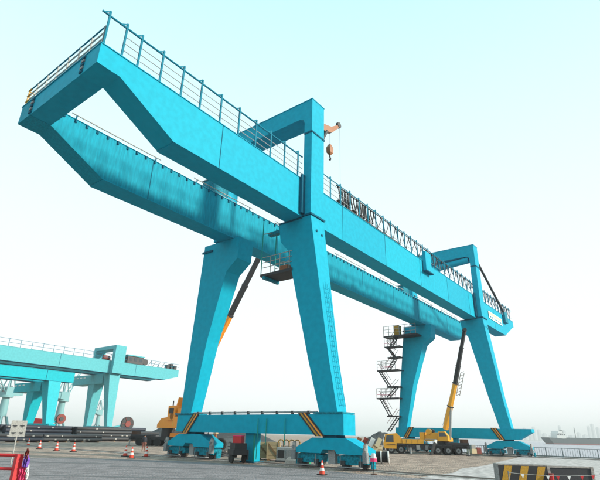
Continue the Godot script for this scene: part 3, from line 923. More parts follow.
func boom_box(parent: Node, a: Vector3, b: Vector3, h: float, m: Material, called: String) -> void:
	var d := (b - a).normalized()
	var s := d.cross(Vector3.UP).normalized()
	var w := s.cross(d).normalized()
	var r := []
	for p in [a, b]:
		r.append([p - s * h * 0.7 - w * h, p + s * h * 0.7 - w * h, p + s * h * 0.78 + w * h * 0.5, p + s * h * 0.5 + w * h, p - s * h * 0.5 + w * h, p - s * h * 0.78 + w * h * 0.5])
	loft(parent, called, r, m)

func build_mobile_cranes() -> void:
	# yellow truck crane before the far portal
	var ang := atan2(-(2.23 + 6.3), 43.05 - 37.89)
	var t := mobile_crane("mobile_crane", "yellow truck crane parked by the far sill beam, boom raised", Vector3(38.6, 0, -1.9), ang, M.yellow, Vector3(2.6, -0.5, 0), [Vector3(40.2, 3.4, 0.6), Vector3(38.9, 9.6, 3.2), Vector3(38.6, 17.0, 5.5)], 0.58, 0.78)
	# ladder-like fly jib lying along the boom
	for k in 2:
		rod(t.get_node("boom"), "fly_jib_chord", t.transform.affine_inverse() * Vector3(39.5 + k * 0.3, 7.9, 2.95 + k * 0.4), t.transform.affine_inverse() * Vector3(39.1 + k * 0.3, 11.0, 4.1 + k * 0.4), 0.05, M.white_dirty)
	for k in 8:
		var a := k / 7.0
		rod(t.get_node("boom"), "fly_jib_lacing", t.transform.affine_inverse() * Vector3(lerpf(39.5, 39.1, a), lerpf(7.9, 11.0, a), lerpf(2.95, 4.1, a)), t.transform.affine_inverse() * Vector3(lerpf(39.8, 39.4, a), lerpf(7.9, 11.0, a) + 0.2, lerpf(3.35, 4.5, a)), 0.035, M.white_dirty)
	mobile_crane("mobile_crane", "orange mobile crane behind the near left leg with long black boom", Vector3(20.9, 0, -37.4), 2.2, M.orange, Vector3(0.4, -0.72, 0), [Vector3(20.9, 3.6, -36.0), Vector3(20.7, 19.7, -25.5), Vector3(20.7, 33.0, -17.0)], 0.85, 1.1, 0.9)
	var oc := get_node("mobile_crane_001")
	bb(oc.get_node("upper_structure"), "engine_cover", Vector3(-3.1, 1.0, -1.15), Vector3(-1.3, 3.0, 1.15), M.orange)
	var ou := oc.get_node("upper_structure")
	for sz in [-1.17, 1.17]:
		bx(ou, "grille", Vector3(1.1, 0.7, 0.05), Vector3(-2.2, 2.3, sz), M.black)
		bx(ou, "access_door", Vector3(0.5, 0.8, 0.04), Vector3(-2.8, 0.6, sz * 0.87), M.yellow)
		bx(ou, "lifting_eye", Vector3(0.2, 0.3, 0.08), Vector3(-3.7, 1.6, sz), M.dark)
	rod(ou, "exhaust", Vector3(-1.6, 3.0, -0.6), Vector3(-1.6, 3.7, -0.6), 0.09, M.dark)
	bx(ou, "rope_frame", Vector3(0.25, 1.5, 1.6), Vector3(-3.0, 3.4, 0), M.orange, Vector3(0, 0, 0.3))
	bb(oc.get_node("upper_structure"), "rope_guard", Vector3(-4.6, 1.6, -0.9), Vector3(-3.3, 2.6, 0.9), M.orange)

# ---------------------------------------------------------------- yard objects
func make_cone(label: String, at: Vector3, h := 0.85) -> Node3D:
	var t := thing("traffic_cone", label, "traffic cone", at, 0.0, "traffic cones on the yard")
	var k := h / 0.85
	bb(t, "base", Vector3(-0.24, 0.0, -0.24) * k, Vector3(0.24, 0.07, 0.24) * k, M.rubber)
	var ys := [0.07, 0.26, 0.42, 0.58, 0.7, 0.85]
	for i in 5:
		var r0 := lerpf(0.19, 0.035, (ys[i] - 0.07) / 0.78)
		var r1 := lerpf(0.19, 0.035, (ys[i + 1] - 0.07) / 0.78)
		cone(t, "sleeve" if i % 2 else "body", Vector3(0, ys[i], 0) * k, Vector3(0, ys[i + 1], 0) * k, r0 * k, r1 * k, M.white if i % 2 else M.cone_red, 14)
	return t

func pipe_stack(label: String, at: Vector3, length: float, rows: int, cols: int, r: float, m: Material) -> void:
	var t := thing("pipe_stack", label, "pipe stack", at, 0.0, "dark steel stacks behind the cones")
	for j in rows:
		for i in cols - j:
			var z := (i - (cols - j - 1) * 0.5) * r * 2.04
			var y := 0.16 + r + j * r * 1.76
			var dx := rng.randf_range(-0.25, 0.25)
			var o := rod(t, "pipe", Vector3(-length * 0.5 + dx, y, z), Vector3(length * 0.5 + dx, y, z), r, m if rng.randf() > 0.3 else M.steel_blue, 10)
			o.name = "pipe"
	for k in 4:
		bx(t, "sleeper", Vector3(0.25, 0.16, cols * r * 2.3), Vector3(-length * 0.42 + k * length * 0.28, 0.08, 0), M.wood_dark)
	# pale chocks and end tags
	for k in int(length / 1.3):
		var j := rng.randi_range(0, rows - 1)
		bx(t, "tag", Vector3(rng.randf_range(0.2, 0.4), 0.2, 0.06), Vector3(-length * 0.46 + k * 1.3 + rng.randf_range(-0.3, 0.3), 0.16 + r + j * r * 1.76, (cols - j) * r * 1.03), M.white_dirty)

func heap(label: String, at: Vector3, sx: float, sz: float, h: float, sd: int, m: Material) -> void:
	var ns := FastNoiseLite.new()
	ns.seed = sd
	ns.frequency = 0.9
	var st := SurfaceTool.new()
	st.begin(Mesh.PRIMITIVE_TRIANGLES)
	var N := 26
	var v := []
	for i in N + 1:
		var row := []
		for j in N * 2 + 1:
			var a := TAU * j / (N * 2)
			var q := float(i) / N
			var px := cos(a) * q
			var pz := sin(a) * q
			var hh := pow(maxf(cos(PI * 0.5 * q), 0.0), 1.3) * (1.0 + 0.22 * ns.get_noise_2d(px * 1.6, pz * 1.6)) + 0.05 * (1.0 - q) * ns.get_noise_2d(px * 7.0, pz * 7.0)
			row.append(Vector3(px * sx, hh * h - 0.05, pz * sz))
		v.append(row)
	for i in N:
		for j in N * 2:
			for q in [[v[i][j], v[i + 1][j], v[i + 1][j + 1]], [v[i][j], v[i + 1][j + 1], v[i][j + 1]]]:
				var nn: Vector3 = (q[1] - q[0]).cross(q[2] - q[0])
				if nn.length() < 1e-9:
					continue
				nn = nn.normalized()
				if nn.y < 0:
					nn = -nn
				tri(st, q[0], q[1], q[2], nn)
	var o := put(self, "material_heap", st.commit(), m)
	o.position = at
	tag(o, label, "heap", "dark material heaps")

func crate(label: String, at: Vector3, s: Vector3, turn: float) -> void:
	var t := thing("wooden_crate", label, "crate", at, turn, "crates under the near sill beam")
	bb(t, "skid", Vector3(-s.x * 0.5, 0, -s.z * 0.45), Vector3(s.x * 0.5, 0.12, -s.z * 0.25), M.wood_dark)
	bb(t, "skid", Vector3(-s.x * 0.5, 0, s.z * 0.25), Vector3(s.x * 0.5, 0.12, s.z * 0.45), M.wood_dark)
	bb(t, "core", Vector3(-s.x * 0.5 + 0.04, 0.12, -s.z * 0.5 + 0.04), Vector3(s.x * 0.5 - 0.04, s.y - 0.03, s.z * 0.5 - 0.04), M.wood)
	for k in 5:
		var y := 0.14 + (k + 0.5) * (s.y - 0.16) / 5.0
		var hh := (s.y - 0.16) / 5.0 - 0.03
		for q in [-1, 1]:
			bx(t, "plank", Vector3(0.035, hh, s.z - 0.04), Vector3(q * (s.x * 0.5 - 0.02), y, 0), M.wood)
			bx(t, "plank", Vector3(s.x - 0.1, hh, 0.035), Vector3(0, y, q * (s.z * 0.5 - 0.02)), M.wood)
	var ln := sqrt(s.z * s.z + s.y * s.y) * 0.86
	bx(t, "brace", Vector3(0.04, 0.14, ln), Vector3(-s.x * 0.5 - 0.02, s.y * 0.53, 0), M.wood_dark, Vector3(atan2(s.y - 0.2, s.z), 0, 0))
	for z in [-1, 1]:
		bx(t, "corner_batten", Vector3(0.045, s.y - 0.14, 0.13), Vector3(-s.x * 0.5 - 0.021, s.y * 0.5 + 0.05, z * (s.z * 0.5 - 0.07)), M.wood)

func build_yard() -> void:
	mat("cone_red", lin(0.62, 0.06, 0.03), 0.6)
	var cl := [
		[Vector3(-5.66, 0.012, 10.92), "red and white traffic cone beside the near right bogie", 0.8],
		[Vector3(-2.33, 0.0, -10.78), "rightmost of the three cones between sign and near left bogie", 0.9],
		[Vector3(-3.52, 0.0, -12.24), "leftmost of the three cones between sign and near left bogie", 0.9],
		[Vector3(-4.95, 0.0, -9.2), "middle, nearest of the three cones before the near left bogie", 0.9],
		[Vector3(0.48, 0, -39.96), "farthest cone of the left row, closest to the white sign", 0.95],
		[Vector3(-2.72, 0, -30.17), "second cone from the sign in the left row", 0.9],
		[Vector3(-3.53, 0, -24.7), "third cone from the sign in the left row", 0.9],
		[Vector3(-3.12, 0, -22.01), "nearest cone of the left row, farthest from the sign", 0.9]]
	for c in cl:
		make_cone(c[1], c[0], c[2])
	# dark steel stacks along the back of the yard
	pipe_stack("low dark pipe stack at the left edge behind the sign", Vector3(4, 0, -57), 11.5, 2, 6, 0.3, M.steel_dark)
	pipe_stack("low dark pipe stack just right of the sign, front row", Vector3(15.5, 0, -58), 10.5, 2, 6, 0.3, M.steel_dark)
	pipe_stack("tall dark blue pipe stack below the vivid cyan leg", Vector3(14, 0, -68), 12, 4, 8, 0.34, M.steel_blue)
	pipe_stack("tall dark pipe stack in the middle of the back row", Vector3(26.5, 0, -67), 12, 4, 8, 0.34, M.steel_dark)
	pipe_stack("dark pipe stack below the pale crane's sill beam", Vector3(36.5, 0, -68), 7.5, 3, 8, 0.34, M.steel_dark)
	pipe_stack("dark pipe stack at the back below the cable reel", Vector3(41, 0, -80), 9, 4, 8, 0.36, M.steel_dark)
	pipe_stack("tall dark pipe stack at the left edge, back row", Vector3(1.5, 0, -68), 11.5, 3, 8, 0.34, M.steel_dark)
	# barge-like red container row at the left edge
	var rc := thing("freight_container", "dull red freight container behind the sign at the left edge", "container", Vector3(17.4, 0, -87), -0.92)
	bb(rc, "body", Vector3(-6, 0.1, -1.2), Vector3(4, 2.6, 1.2), M.red_oxide)
	for k in 12:
		bx(rc, "rib", Vector3(0.3, 2.2, 0.08), Vector3(-5.6 + k * 0.82, 1.35, 1.24), M.red_oxide)
	bb(rc, "roof_rail", Vector3(-6.05, 2.6, -1.25), Vector3(4.05, 2.72, 1.25), M.grey)
	var rt := thing("tipper_body", "bright red truck body between the low crane's legs", "truck body", Vector3(34.2, 0, -110), -0.92)
	ext(rt, "body", [Vector2(-2.6, 1.2), Vector2(-2.1, 4.0), Vector2(-0.8, 4.6), Vector2(1.6, 4.4), Vector2(2.6, 3.0), Vector2(2.6, 1.2)], "z", -1.2, 1.2, M.red)
	bb(rt, "chassis", Vector3(-2.6, 0.7, -1.0), Vector3(2.6, 1.2, 1.0), M.dark)
	for x in [-1.7, 1.7]:
		rod(rt, "wheel", Vector3(x, 0.55, 0.7), Vector3(x, 0.55, 1.15), 0.55, M.rubber, 16)
		rod(rt, "wheel", Vector3(x, 0.55, -1.15), Vector3(x, 0.55, -0.7), 0.55, M.rubber, 16)
	# heaps
	heap("dark heap right of the pale crane's cable reel", Vector3(53, 0, -80), 8.0, 6.0, 3.0, 3, M.heap)
	heap("rugged dark heap left of the orange mobile crane", Vector3(47, 0, -66), 6.5, 5.0, 3.0, 9, M.heap)
	heap("long dark heap seen under the near sill beam", Vector3(62, 0, -62), 15.0, 5.0, 3.2, 14, M.heap)
	heap("dark grey heap right of the near right leg", Vector3(86, 0, -49), 7.0, 5.0, 2.9, 21, M.heap)
	heap("broad dark heap just left of the yellow truck crane", Vector3(96, 0, -40), 9.5, 5.5, 3.4, 33, M.heap)
	# crates and machine below the near sill
	crate("pale wooden crate right of the middle support column", Vector3(4.6, 0, -2.75), Vector3(1.1, 1.5, 1.15), 0.65)
	crate("pale wooden crate beside the striped barrier stack", Vector3(4.3, 0, -1.35), Vector3(1.1, 1.55, 1.2), 0.65)
	var mch := thing("generator_set", "grey generator set under the striped barriers by the near sill", "generator", Vector3(3.3, 0, 1.2), 0.6)
	bb(mch, "skid", Vector3(-0.6, 0, -1.1), Vector3(0.6, 0.16, 1.1), M.dark)
	bb(mch, "housing", Vector3(-0.55, 0.16, -1.0), Vector3(0.55, 1.15, 0.95), M.grey_light)
	bb(mch, "radiator_grille", Vector3(-0.57, 0.35, -0.9), Vector3(-0.55, 0.95, -0.35), M.black)
	bb(mch, "door", Vector3(-0.575, 0.3, -0.2), Vector3(-0.552, 1.0, 0.8), M.grey)
	for k in 4:
		var tb := thing("barrier_hoop", ["first hoop barrier, nearest the crates, on the generator", "second hoop barrier from the crates on the generator", "third hoop barrier from the crates on the generator", "last hoop barrier, nearest the right bogie, on the generator"][k], "barrier", Vector3(3.0 + k * 0.25, 1.15, 0.55 + k * 0.4), 0.6, "yellow hoop barriers on the generator")
		var pts := []
		for i in 11:
			var a := PI * i / 10.0
			pts.append(Vector3(0, 0.05 + 0.55 * pow(sin(a), 0.5), -cos(a) * 0.24))
		for i in 10:
			tube(tb, "hoop_segment", [pts[i], pts[i + 1]], 0.055, M.hazard_yellow if i % 2 else M.wood_dark, 6)
	var tp := thing("cloth_bundle", "green cloth bundle hanging beside the near right bogie", "cloth", Vector3(1.9, 0.0, 4.0), 0.3)
	loft(tp, "cloth", [quad_ring(-0.3, 0.3, -0.35, 0.35, 0.0), quad_ring(-0.38, 0.35, -0.42, 0.4, 0.5), quad_ring(-0.28, 0.25, -0.3, 0.35, 1.0), quad_ring(-0.1, 0.12, -0.15, 0.2, 1.25)], M.green_cloth)
	var wt := thing("tarpaulin_pile", "low pale tarpaulin pile before the generator", "tarpaulin", Vector3(1.3, 0, 3.3), 0.3)
	loft(wt, "tarpaulin", [quad_ring(-0.5, 0.5, -0.6, 0.7, 0.0), quad_ring(-0.45, 0.4, -0.5, 0.6, 0.3), quad_ring(-0.25, 0.2, -0.35, 0.4, 0.55)], M.white_dirty)
	# cart with red canopy beside the middle column
	var ct := thing("cargo_tricycle", "black cargo tricycle with red box left of the middle support", "tricycle", Vector3(-1.2, 0, -0.75), 1.15)
	for q in [Vector3(0.95, 0.32, 0), Vector3(-0.7, 0.32, 0.5), Vector3(-0.7, 0.32, -0.5)]:
		var wl := rod(ct, "wheel", q + Vector3(0, 0, -0.07), q + Vector3(0, 0, 0.07), 0.32, M.rubber, 16)
		rod(wl, "rim", q + Vector3(0, 0, 0.07), q + Vector3(0, 0, 0.085), 0.17, M.grey_light, 12)
	bb(ct, "load_bed", Vector3(-1.25, 0.6, -0.6), Vector3(0.1, 1.0, 0.6), M.black)
	loft(ct, "body", [quad_ring(0.1, 0.75, -0.22, 0.22, 0.35), quad_ring(0.05, 0.7, -0.25, 0.25, 0.8)], M.black)
	bb(ct, "seat", Vector3(0.0, 0.82, -0.22), Vector3(0.5, 0.98, 0.22), M.dark)
	rod(ct, "fork", Vector3(0.95, 0.32, 0), Vector3(0.7, 1.15, 0), 0.05, M.dark)
	rod(ct, "handlebar", Vector3(0.68, 1.15, -0.4), Vector3(0.68, 1.15, 0.4), 0.03, M.dark)
	bb(ct, "tool_chest", Vector3(-1.2, 1.0, -0.5), Vector3(-0.15, 1.45, 0.5), M.black)
	bb(ct, "side_sheet", Vector3(-1.3, 0.25, 0.6), Vector3(0.0, 0.95, 0.66), M.dark)
	bb(ct, "carton", Vector3(-0.1, 1.0, -0.25), Vector3(0.35, 1.35, 0.25), M.wood)
	rod(ct, "lamp", Vector3(0.95, 0.95, 0), Vector3(1.02, 0.95, 0), 0.1, M.white, 12)
	var rb := thing("red_box", "red box on top of the black tricycle's load", "box", Vector3(-1.5, 1.45, -0.15), 0.4)
	bb(rb, "body", Vector3(-0.3, 0, -0.35), Vector3(0.3, 0.5, 0.35), M.red)
	bb(rb, "lid", Vector3(-0.33, 0.5, -0.38), Vector3(0.33, 0.57, 0.38), M.pink)
	# things between the near left bogie and the middle column
	var bd := thing("cable_coil", "flat black cable coil on the ground under the near sill", "cable coil", Vector3(4.6, 0, -9.0))
	for k in 4:
		var pts := []
		for i in 25:
			var a := TAU * i / 24.0
			pts.append(Vector3(cos(a) * (1.0 - k * 0.12), 0.1 + k * 0.14 + 0.05 * sin(a * 3 + k), sin(a) * (1.35 - k * 0.15)))
		tube(bd, "cable_turn", pts, 0.11, M.black, 6)
	var op := thing("orange_stand", "slim orange stand left of the black tyre under the sill", "stand", Vector3(14.2, 0, -19.6))
	cone(op, "post", Vector3(0, 0.12, 0), Vector3(0, 2.0, 0), 0.2, 0.13, M.copper, 12)
	bb(op, "foot", Vector3(-0.4, 0, -0.4), Vector3(0.4, 0.12, 0.4), M.rust)
	bb(op, "head", Vector3(-0.22, 2.0, -0.22), Vector3(0.22, 2.4, 0.22), M.wood)
	var ty := thing("large_tyre", "black tyre standing upright beyond the near sill beam", "tyre", Vector3(15.2, 0, -19.6), 0.6)
	var tr := TorusMesh.new()
	tr.inner_radius = 0.4
	tr.outer_radius = 0.78
	var to := put(ty, "tyre", tr, M.rubber)
	to.position = Vector3(0, 0.78, 0)
	to.rotation.z = PI * 0.5
	rod(ty, "rim", Vector3(-0.1, 0.78, 0), Vector3(0.1, 0.78, 0), 0.42, M.dark, 16)
	var gb := thing("steel_box", "grey steel box standing beyond the near sill beam", "box", Vector3(17.4, 0, -19.8), 0.5)
	bb(gb, "body", Vector3(-0.8, 0.1, -0.9), Vector3(0.8, 1.6, 0.9), M.grey_light)
	bb(gb, "lid", Vector3(-0.85, 1.6, -0.95), Vector3(0.85, 1.7, 0.95), M.grey)
	bb(gb, "handle", Vector3(-0.86, 1.0, -0.2), Vector3(-0.8, 1.1, 0.2), M.dark)
	# right of the near right bogie: boards, timber, drum, marker
	for k in 4:
		var b := thing("leaning_board", ["orange board leaning beside the near right bogie", "dark red board leaning second behind the right bogie", "white board leaning third behind the right bogie", "cream board leaning last behind the right bogie"][k], "board", Vector3(12.0 + k * 0.25, 0, 2.4 + k * 0.62), 0.6, "boards leaning behind the right bogie")
		bx(b, "plank", Vector3(0.08, 2.3, 0.42), Vector3(0, 1.02, 0), [M.copper, M.red_oxide, M.white, M.cream][k], Vector3(0.5, 0, 0))
		bx(b, "batten", Vector3(0.05, 0.1, 0.5), Vector3(-0.06, 1.3, 0), M.wood_dark, Vector3(0.5, 0, 0))
	for k in 3:
		var tb := thing("timber_bundle", ["farther left timber bundle beyond the cable drum", "farther right timber bundle, nearest the truck crane cab", "nearest timber bundle, just behind the cable drum"][k], "timber", Vector3([21.0, 21.9, 14.6][k], 0, [-1.9, -0.65, 2.0][k]), 0.65, "timber bundles behind the cable drum")
		for j in 5:
			for i in 3:
				bx(tb, "timber", Vector3(0.4, 0.2, 1.1), Vector3((i - 1) * 0.43, 0.31 + j * 0.22, rng.randf_range(-0.06, 0.06)), M.wood if (i + j) % 3 else M.cream)
		bb(tb, "bearer", Vector3(-0.8, 0, -0.4), Vector3(0.8, 0.2, -0.2), M.wood_dark)
		bb(tb, "bearer", Vector3(-0.8, 0, 0.2), Vector3(0.8, 0.2, 0.4), M.wood_dark)
	var dr := thing("cable_drum", "cable drum with white ends and black cable on the dirt", "cable drum", Vector3(9.6, 0, 6.6), 0.45)
	for z in [-0.62, 0.0, 0.62]:
		var fl := rod(dr, "flange", Vector3(0, 0.52, z - 0.05), Vector3(0, 0.52, z + 0.05), 0.52, M.white, 24)
		rod(fl, "bore", Vector3(0, 0.52, z + 0.05), Vector3(0, 0.52, z + 0.06), 0.07, M.dark, 12)
	for z in [-0.31, 0.31]:
		for k in 4:
			rod(dr, "cable_turn", Vector3(0, 0.52, z - 0.25 + k * 0.125), Vector3(0, 0.52, z - 0.25 + k * 0.125 + 0.12), 0.44, M.rubber, 24)
	var mk := thing("marker_post", "thin marker post with white and pink bucket by the bogie", "marker", Vector3(-2.2, 0, 12.45))
	rod(mk, "post", Vector3(0, 0.05, 0), Vector3(0, 0.75, 0), 0.03, M.steel_dark)
	rod(mk, "foot", Vector3(0, 0.0, 0), Vector3(0, 0.05, 0), 0.2, M.rust, 16)
	cone(mk, "pink_band", Vector3(0, 0.72, 0), Vector3(0, 0.92, 0), 0.22, 0.2, M.pink, 18)
	cone(mk, "white_top", Vector3(0, 0.92, 0), Vector3(0, 1.2, 0), 0.2, 0.1, M.white, 18)
	# boxes behind the truck crane and sloping beam in front of it
	var pk := thing("equipment_pallet", "pallet of pale and rusty boxes behind the yellow truck crane", "pallet", Vector3(46.8, 0, 2.2), 0.9)
	bb(pk, "pallet", Vector3(-0.8, 0, -0.9), Vector3(0.8, 0.16, 0.9), M.wood_dark)
	bb(pk, "box", Vector3(-0.7, 0.16, -0.8), Vector3(0.7, 0.8, 0.0), M.cream)
	bb(pk, "box", Vector3(-0.7, 0.16, 0.05), Vector3(0.7, 1.0, 0.8), M.red_oxide)
	bb(pk, "box", Vector3(-0.6, 0.8, -0.75), Vector3(0.6, 1.35, -0.05), M.white_dirty)
	var sb := thing("sloping_beam", "short black and white beam leaning before the yellow truck crane", "beam", Vector3(35.4, 0, 0.6), 0.9)
	bx(sb, "beam", Vector3(0.25, 2.2, 0.3), Vector3(0, 0.95, 0), M.black, Vector3(0.45, 0, 0))
	bx(sb, "white_end", Vector3(0.26, 0.4, 0.31), Vector3(0, 1.75, 0.385), M.white, Vector3(0.45, 0, 0))
	build_person()
	# quay fence
	var fe := thing("quay_fence", "grey metal railing along the quay edge at the right", "fence", Vector3(50.4, 0.03, 0))
	var z := -4.0
	while z < 34.0:
		bb(fe, "post", Vector3(-0.05, 0, z - 0.05), Vector3(0.05, 1.25, z + 0.05), M.grey)
		z += 2.2
	for h in [0.15, 1.2]:
		bb(fe, "rail", Vector3(-0.03, h - 0.03, -4), Vector3(0.03, h + 0.03, 33.4), M.grey)
	z = -3.7
	while z < 33.2:
		bb(fe, "bar", Vector3(-0.018, 0.18, z - 0.018), Vector3(0.018, 1.17, z + 0.018), M.grey)
		z += 0.31

# ---------------------------------------------------------------- person (smooth-min capsules meshed as surface nets)
func sdf(p: Vector3, bones: Array, k: float) -> float:
	var d := 1e9
	for b in bones:
		var a: Vector3 = b[0]
		var e: Vector3 = b[1]
		var ab := e - a
		var t := clampf((p - a).dot(ab) / maxf(ab.length_squared(), 1e-8), 0.0, 1.0)
		var q := p - a - ab * t
		if b.size() > 4:
			q = q / b[4]
		var dd := q.length() - lerpf(b[2], b[3], t)
		var h := clampf(0.5 + 0.5 * (d - dd) / k, 0.0, 1.0)
		d = dd if d > 1e8 else lerpf(d, dd, h) - k * h * (1.0 - h)
	return d

func nets(st: SurfaceTool, bones: Array, lo: Vector3, hi: Vector3, cell: float, k: float, colour: Callable) -> void:
	var n := Vector3i(((hi - lo) / cell).ceil()) + Vector3i.ONE
	var val := PackedFloat32Array()
	val.resize(n.x * n.y * n.z)
	for x in n.x:
		for y in n.y:
			for z in n.z:
				val[(x * n.y + y) * n.z + z] = sdf(lo + Vector3(x, y, z) * cell, bones, k)
	var verts := {}
	var at := func(x: int, y: int, z: int) -> float: return val[(x * n.y + y) * n.z + z]
	for x in n.x - 1:
		for y in n.y - 1:
			for z in n.z - 1:
				var cnt := 0
				var sum := Vector3.ZERO
				var c := []
				for i in 8:
					c.append(at.call(x + (i & 1), y + ((i >> 1) & 1), z + ((i >> 2) & 1)))
				for e in [[0, 1], [2, 3], [4, 5], [6, 7], [0, 2], [1, 3], [4, 6], [5, 7], [0, 4], [1, 5], [2, 6], [3, 7]]:
					var v0: float = c[e[0]]
					var v1: float = c[e[1]]
					if (v0 < 0.0) != (v1 < 0.0):
						var t := v0 / (v0 - v1)
						var p0 := Vector3(e[0] & 1, (e[0] >> 1) & 1, (e[0] >> 2) & 1)
						var p1 := Vector3(e[1] & 1, (e[1] >> 1) & 1, (e[1] >> 2) & 1)
						sum += p0.lerp(p1, t)
						cnt += 1
				if cnt > 0:
					verts[Vector3i(x, y, z)] = lo + (Vector3(x, y, z) + sum / cnt) * cell
	var nr := {}
	for key in verts:
		var p: Vector3 = verts[key]
		var h := cell * 0.5
		nr[key] = Vector3(sdf(p + Vector3(h, 0, 0), bones, k) - sdf(p - Vector3(h, 0, 0), bones, k), sdf(p + Vector3(0, h, 0), bones, k) - sdf(p - Vector3(0, h, 0), bones, k), sdf(p + Vector3(0, 0, h), bones, k) - sdf(p - Vector3(0, 0, h), bones, k)).normalized()
	for key in verts:
		for ax in 3:
			var d := Vector3i.ZERO
			d[ax] = 1
			var b := Vector3i.ZERO
			b[(ax + 1) % 3] = 1
			var c := Vector3i.ZERO
			c[(ax + 2) % 3] = 1
			var v0: float = at.call(key.x, key.y, key.z)
			var kd: Vector3i = key + d
			var v1: float = at.call(kd.x, kd.y, kd.z)
			if (v0 < 0.0) == (v1 < 0.0):
				continue
			var q := [key, key - b, key - b - c, key - c]
			var okq := true
			for e in q:
				if not verts.has(e):
					okq = false
			if not okq:
				continue
			var out := Vector3(d) * (1.0 if v0 < 0.0 else -1.0)
			for t3 in [[0, 1, 2], [0, 2, 3]]:
				var i0 = q[t3[0]]
				var i1 = q[t3[1]]
				var i2 = q[t3[2]]
				if (verts[i1] - verts[i0]).cross(verts[i2] - verts[i0]).dot(out) > 0.0:
					var tmp = i1
					i1 = i2
					i2 = tmp
				for e in [i0, i1, i2]:
					st.set_color(colour.call(verts[e]))
					st.set_normal(nr[e])
					st.add_vertex(verts[e])

func build_person() -> void:
	var o := thing("person", "person in a dark jacket and rust trousers standing beyond the cones", "person", Vector3(4.66, 0, -21.1), 2.3)
	var pm := StandardMaterial3D.new()
	pm.vertex_color_use_as_albedo = true
	pm.roughness = 0.85
	var st := SurfaceTool.new()
	st.begin(Mesh.PRIMITIVE_TRIANGLES)
	var flat := Vector3(1, 1, 0.72)
	var bones := [
		[Vector3(0, 0.98, 0), Vector3(0, 1.38, 0), 0.155, 0.175, flat],
		[Vector3(-0.16, 1.41, 0), Vector3(0.16, 1.41, 0), 0.07, 0.07],
		[Vector3(0, 1.42, 0), Vector3(0, 1.55, 0.01), 0.06, 0.055],
		[Vector3(0, 1.62, 0.02), Vector3(0, 1.68, 0.01), 0.085, 0.098],
		[Vector3(0, 1.60, 0.09), Vector3(0, 1.63, 0.1), 0.018, 0.012]]
	for s in [-1, 1]:
		bones.append([Vector3(s * 0.09, 0.95, 0), Vector3(s * 0.11, 0.5, 0.02), 0.1, 0.068])
		bones.append([Vector3(s * 0.11, 0.5, 0.02), Vector3(s * 0.12, 0.09, -0.02), 0.066, 0.045])
		bones.append([Vector3(s * 0.12, 0.045, -0.05), Vector3(s * 0.14, 0.035, 0.14), 0.045, 0.035])
		bones.append([Vector3(s * 0.2, 1.4, 0), Vector3(s * 0.26, 1.12, -0.02), 0.062, 0.05])
		bones.append([Vector3(s * 0.26, 1.12, -0.02), Vector3(s * 0.25, 0.87, 0.06), 0.048, 0.036])
		bones.append([Vector3(s * 0.092, 1.65, 0.0), Vector3(s * 0.098, 1.68, -0.01), 0.016, 0.018])
	var col := func(p: Vector3) -> Color:
		if p.y > 1.70 or (p.y > 1.6 and p.z < -0.01):
			return Color(0.012, 0.011, 0.011)
		if p.y > 1.52:
			return Color(0.45, 0.26, 0.18)
		if p.y > 0.95:
			return Color(0.03, 0.032, 0.045)
		if p.y > 0.09:
			return Color(0.20, 0.075, 0.055)
		return Color(0.02, 0.02, 0.02)
	nets(st, bones, Vector3(-0.36, -0.03, -0.2), Vector3(0.36, 1.82, 0.24), 0.024, 0.035, col)
	for s in [-1, 1]:
		var wv := Vector3(s * 0.25, 0.875, 0.055)
		var hb := [[wv, wv + Vector3(0, -0.08, 0.015), 0.03, 0.034]]
		for i in 4:
			var z0 := -0.022 + i * 0.02
			var ln: float = [0.07, 0.08, 0.085, 0.065][i]
			var a := wv + Vector3(0, -0.09, z0 + 0.01)
			var m1 := a + Vector3(-s * 0.008, -ln * 0.5, 0.006)
			hb.append([a, m1, 0.0095, 0.009])
			hb.append([m1, m1 + Vector3(-s * 0.02, -ln * 0.5, 0.008), 0.009, 0.008])
		hb.append([wv + Vector3(-s * 0.01, -0.04, 0.03), wv + Vector3(-s * 0.02, -0.1, 0.06), 0.012, 0.01])
		var skin := func(_p: Vector3) -> Color: return Color(0.45, 0.26, 0.18)
		nets(st, hb, wv + Vector3(-0.07, -0.21, -0.06), wv + Vector3(0.07, 0.04, 0.09), 0.006, 0.008, skin)
	put(o, "body", st.commit(), pm)

# a limp strip of cloth with deep folds, gathered at its knot
func rag(parent: Node, called: String, top: Vector3, width: float, length: float, sd: int, m: Material) -> void:
	var ns := FastNoiseLite.new()
	ns.seed = sd
	ns.frequency = 1.0
	var st := SurfaceTool.new()
	st.begin(Mesh.PRIMITIVE_TRIANGLES)
	var NU := 14
	var NV := 16
	var g := [[], []]
	for side in 2:
		for i in NV + 1:
			var v := float(i) / NV
			var row := []
			for j in NU + 1:
				var u := float(j) / NU - 0.5
				var w := width * (0.35 + 0.65 * smoothstep(0.0, 0.35, v)) * (1.0 + 0.25 * ns.get_noise_2d(v * 3.0, 4.0))
				var fold := 0.055 * sin(u * 17.0 + sd + v * 2.2) * smoothstep(0.0, 0.3, v) + 0.05 * ns.get_noise_2d(u * 4.0, v * 4.0)
				var hang := length * v * (1.0 + 0.16 * ns.get_noise_2d(u * 5.0, 9.0))
				row.append(top + Vector3(0.61, 0, 0.79) * (u * w + 0.05 * ns.get_noise_2d(v * 2.0, 20.0)) + Vector3(0, -hang, 0) + Vector3(-0.79, 0, 0.61) * (fold + side * 0.008))
			g[side].append(row)
	for side in 2:
		for i in NV:
			for j in NU:
				for q in [[g[side][i][j], g[side][i + 1][j], g[side][i + 1][j + 1]], [g[side][i][j], g[side][i + 1][j + 1], g[side][i][j + 1]]]:
					var nn: Vector3 = (q[1] - q[0]).cross(q[2] - q[0]).normalized()
					if (nn.dot(Vector3(-0.79, 0, 0.61)) > 0.0) != (side == 1):
						nn = -nn
					tri(st, q[0], q[1], q[2], nn)
	put(parent, called, st.commit(), m)

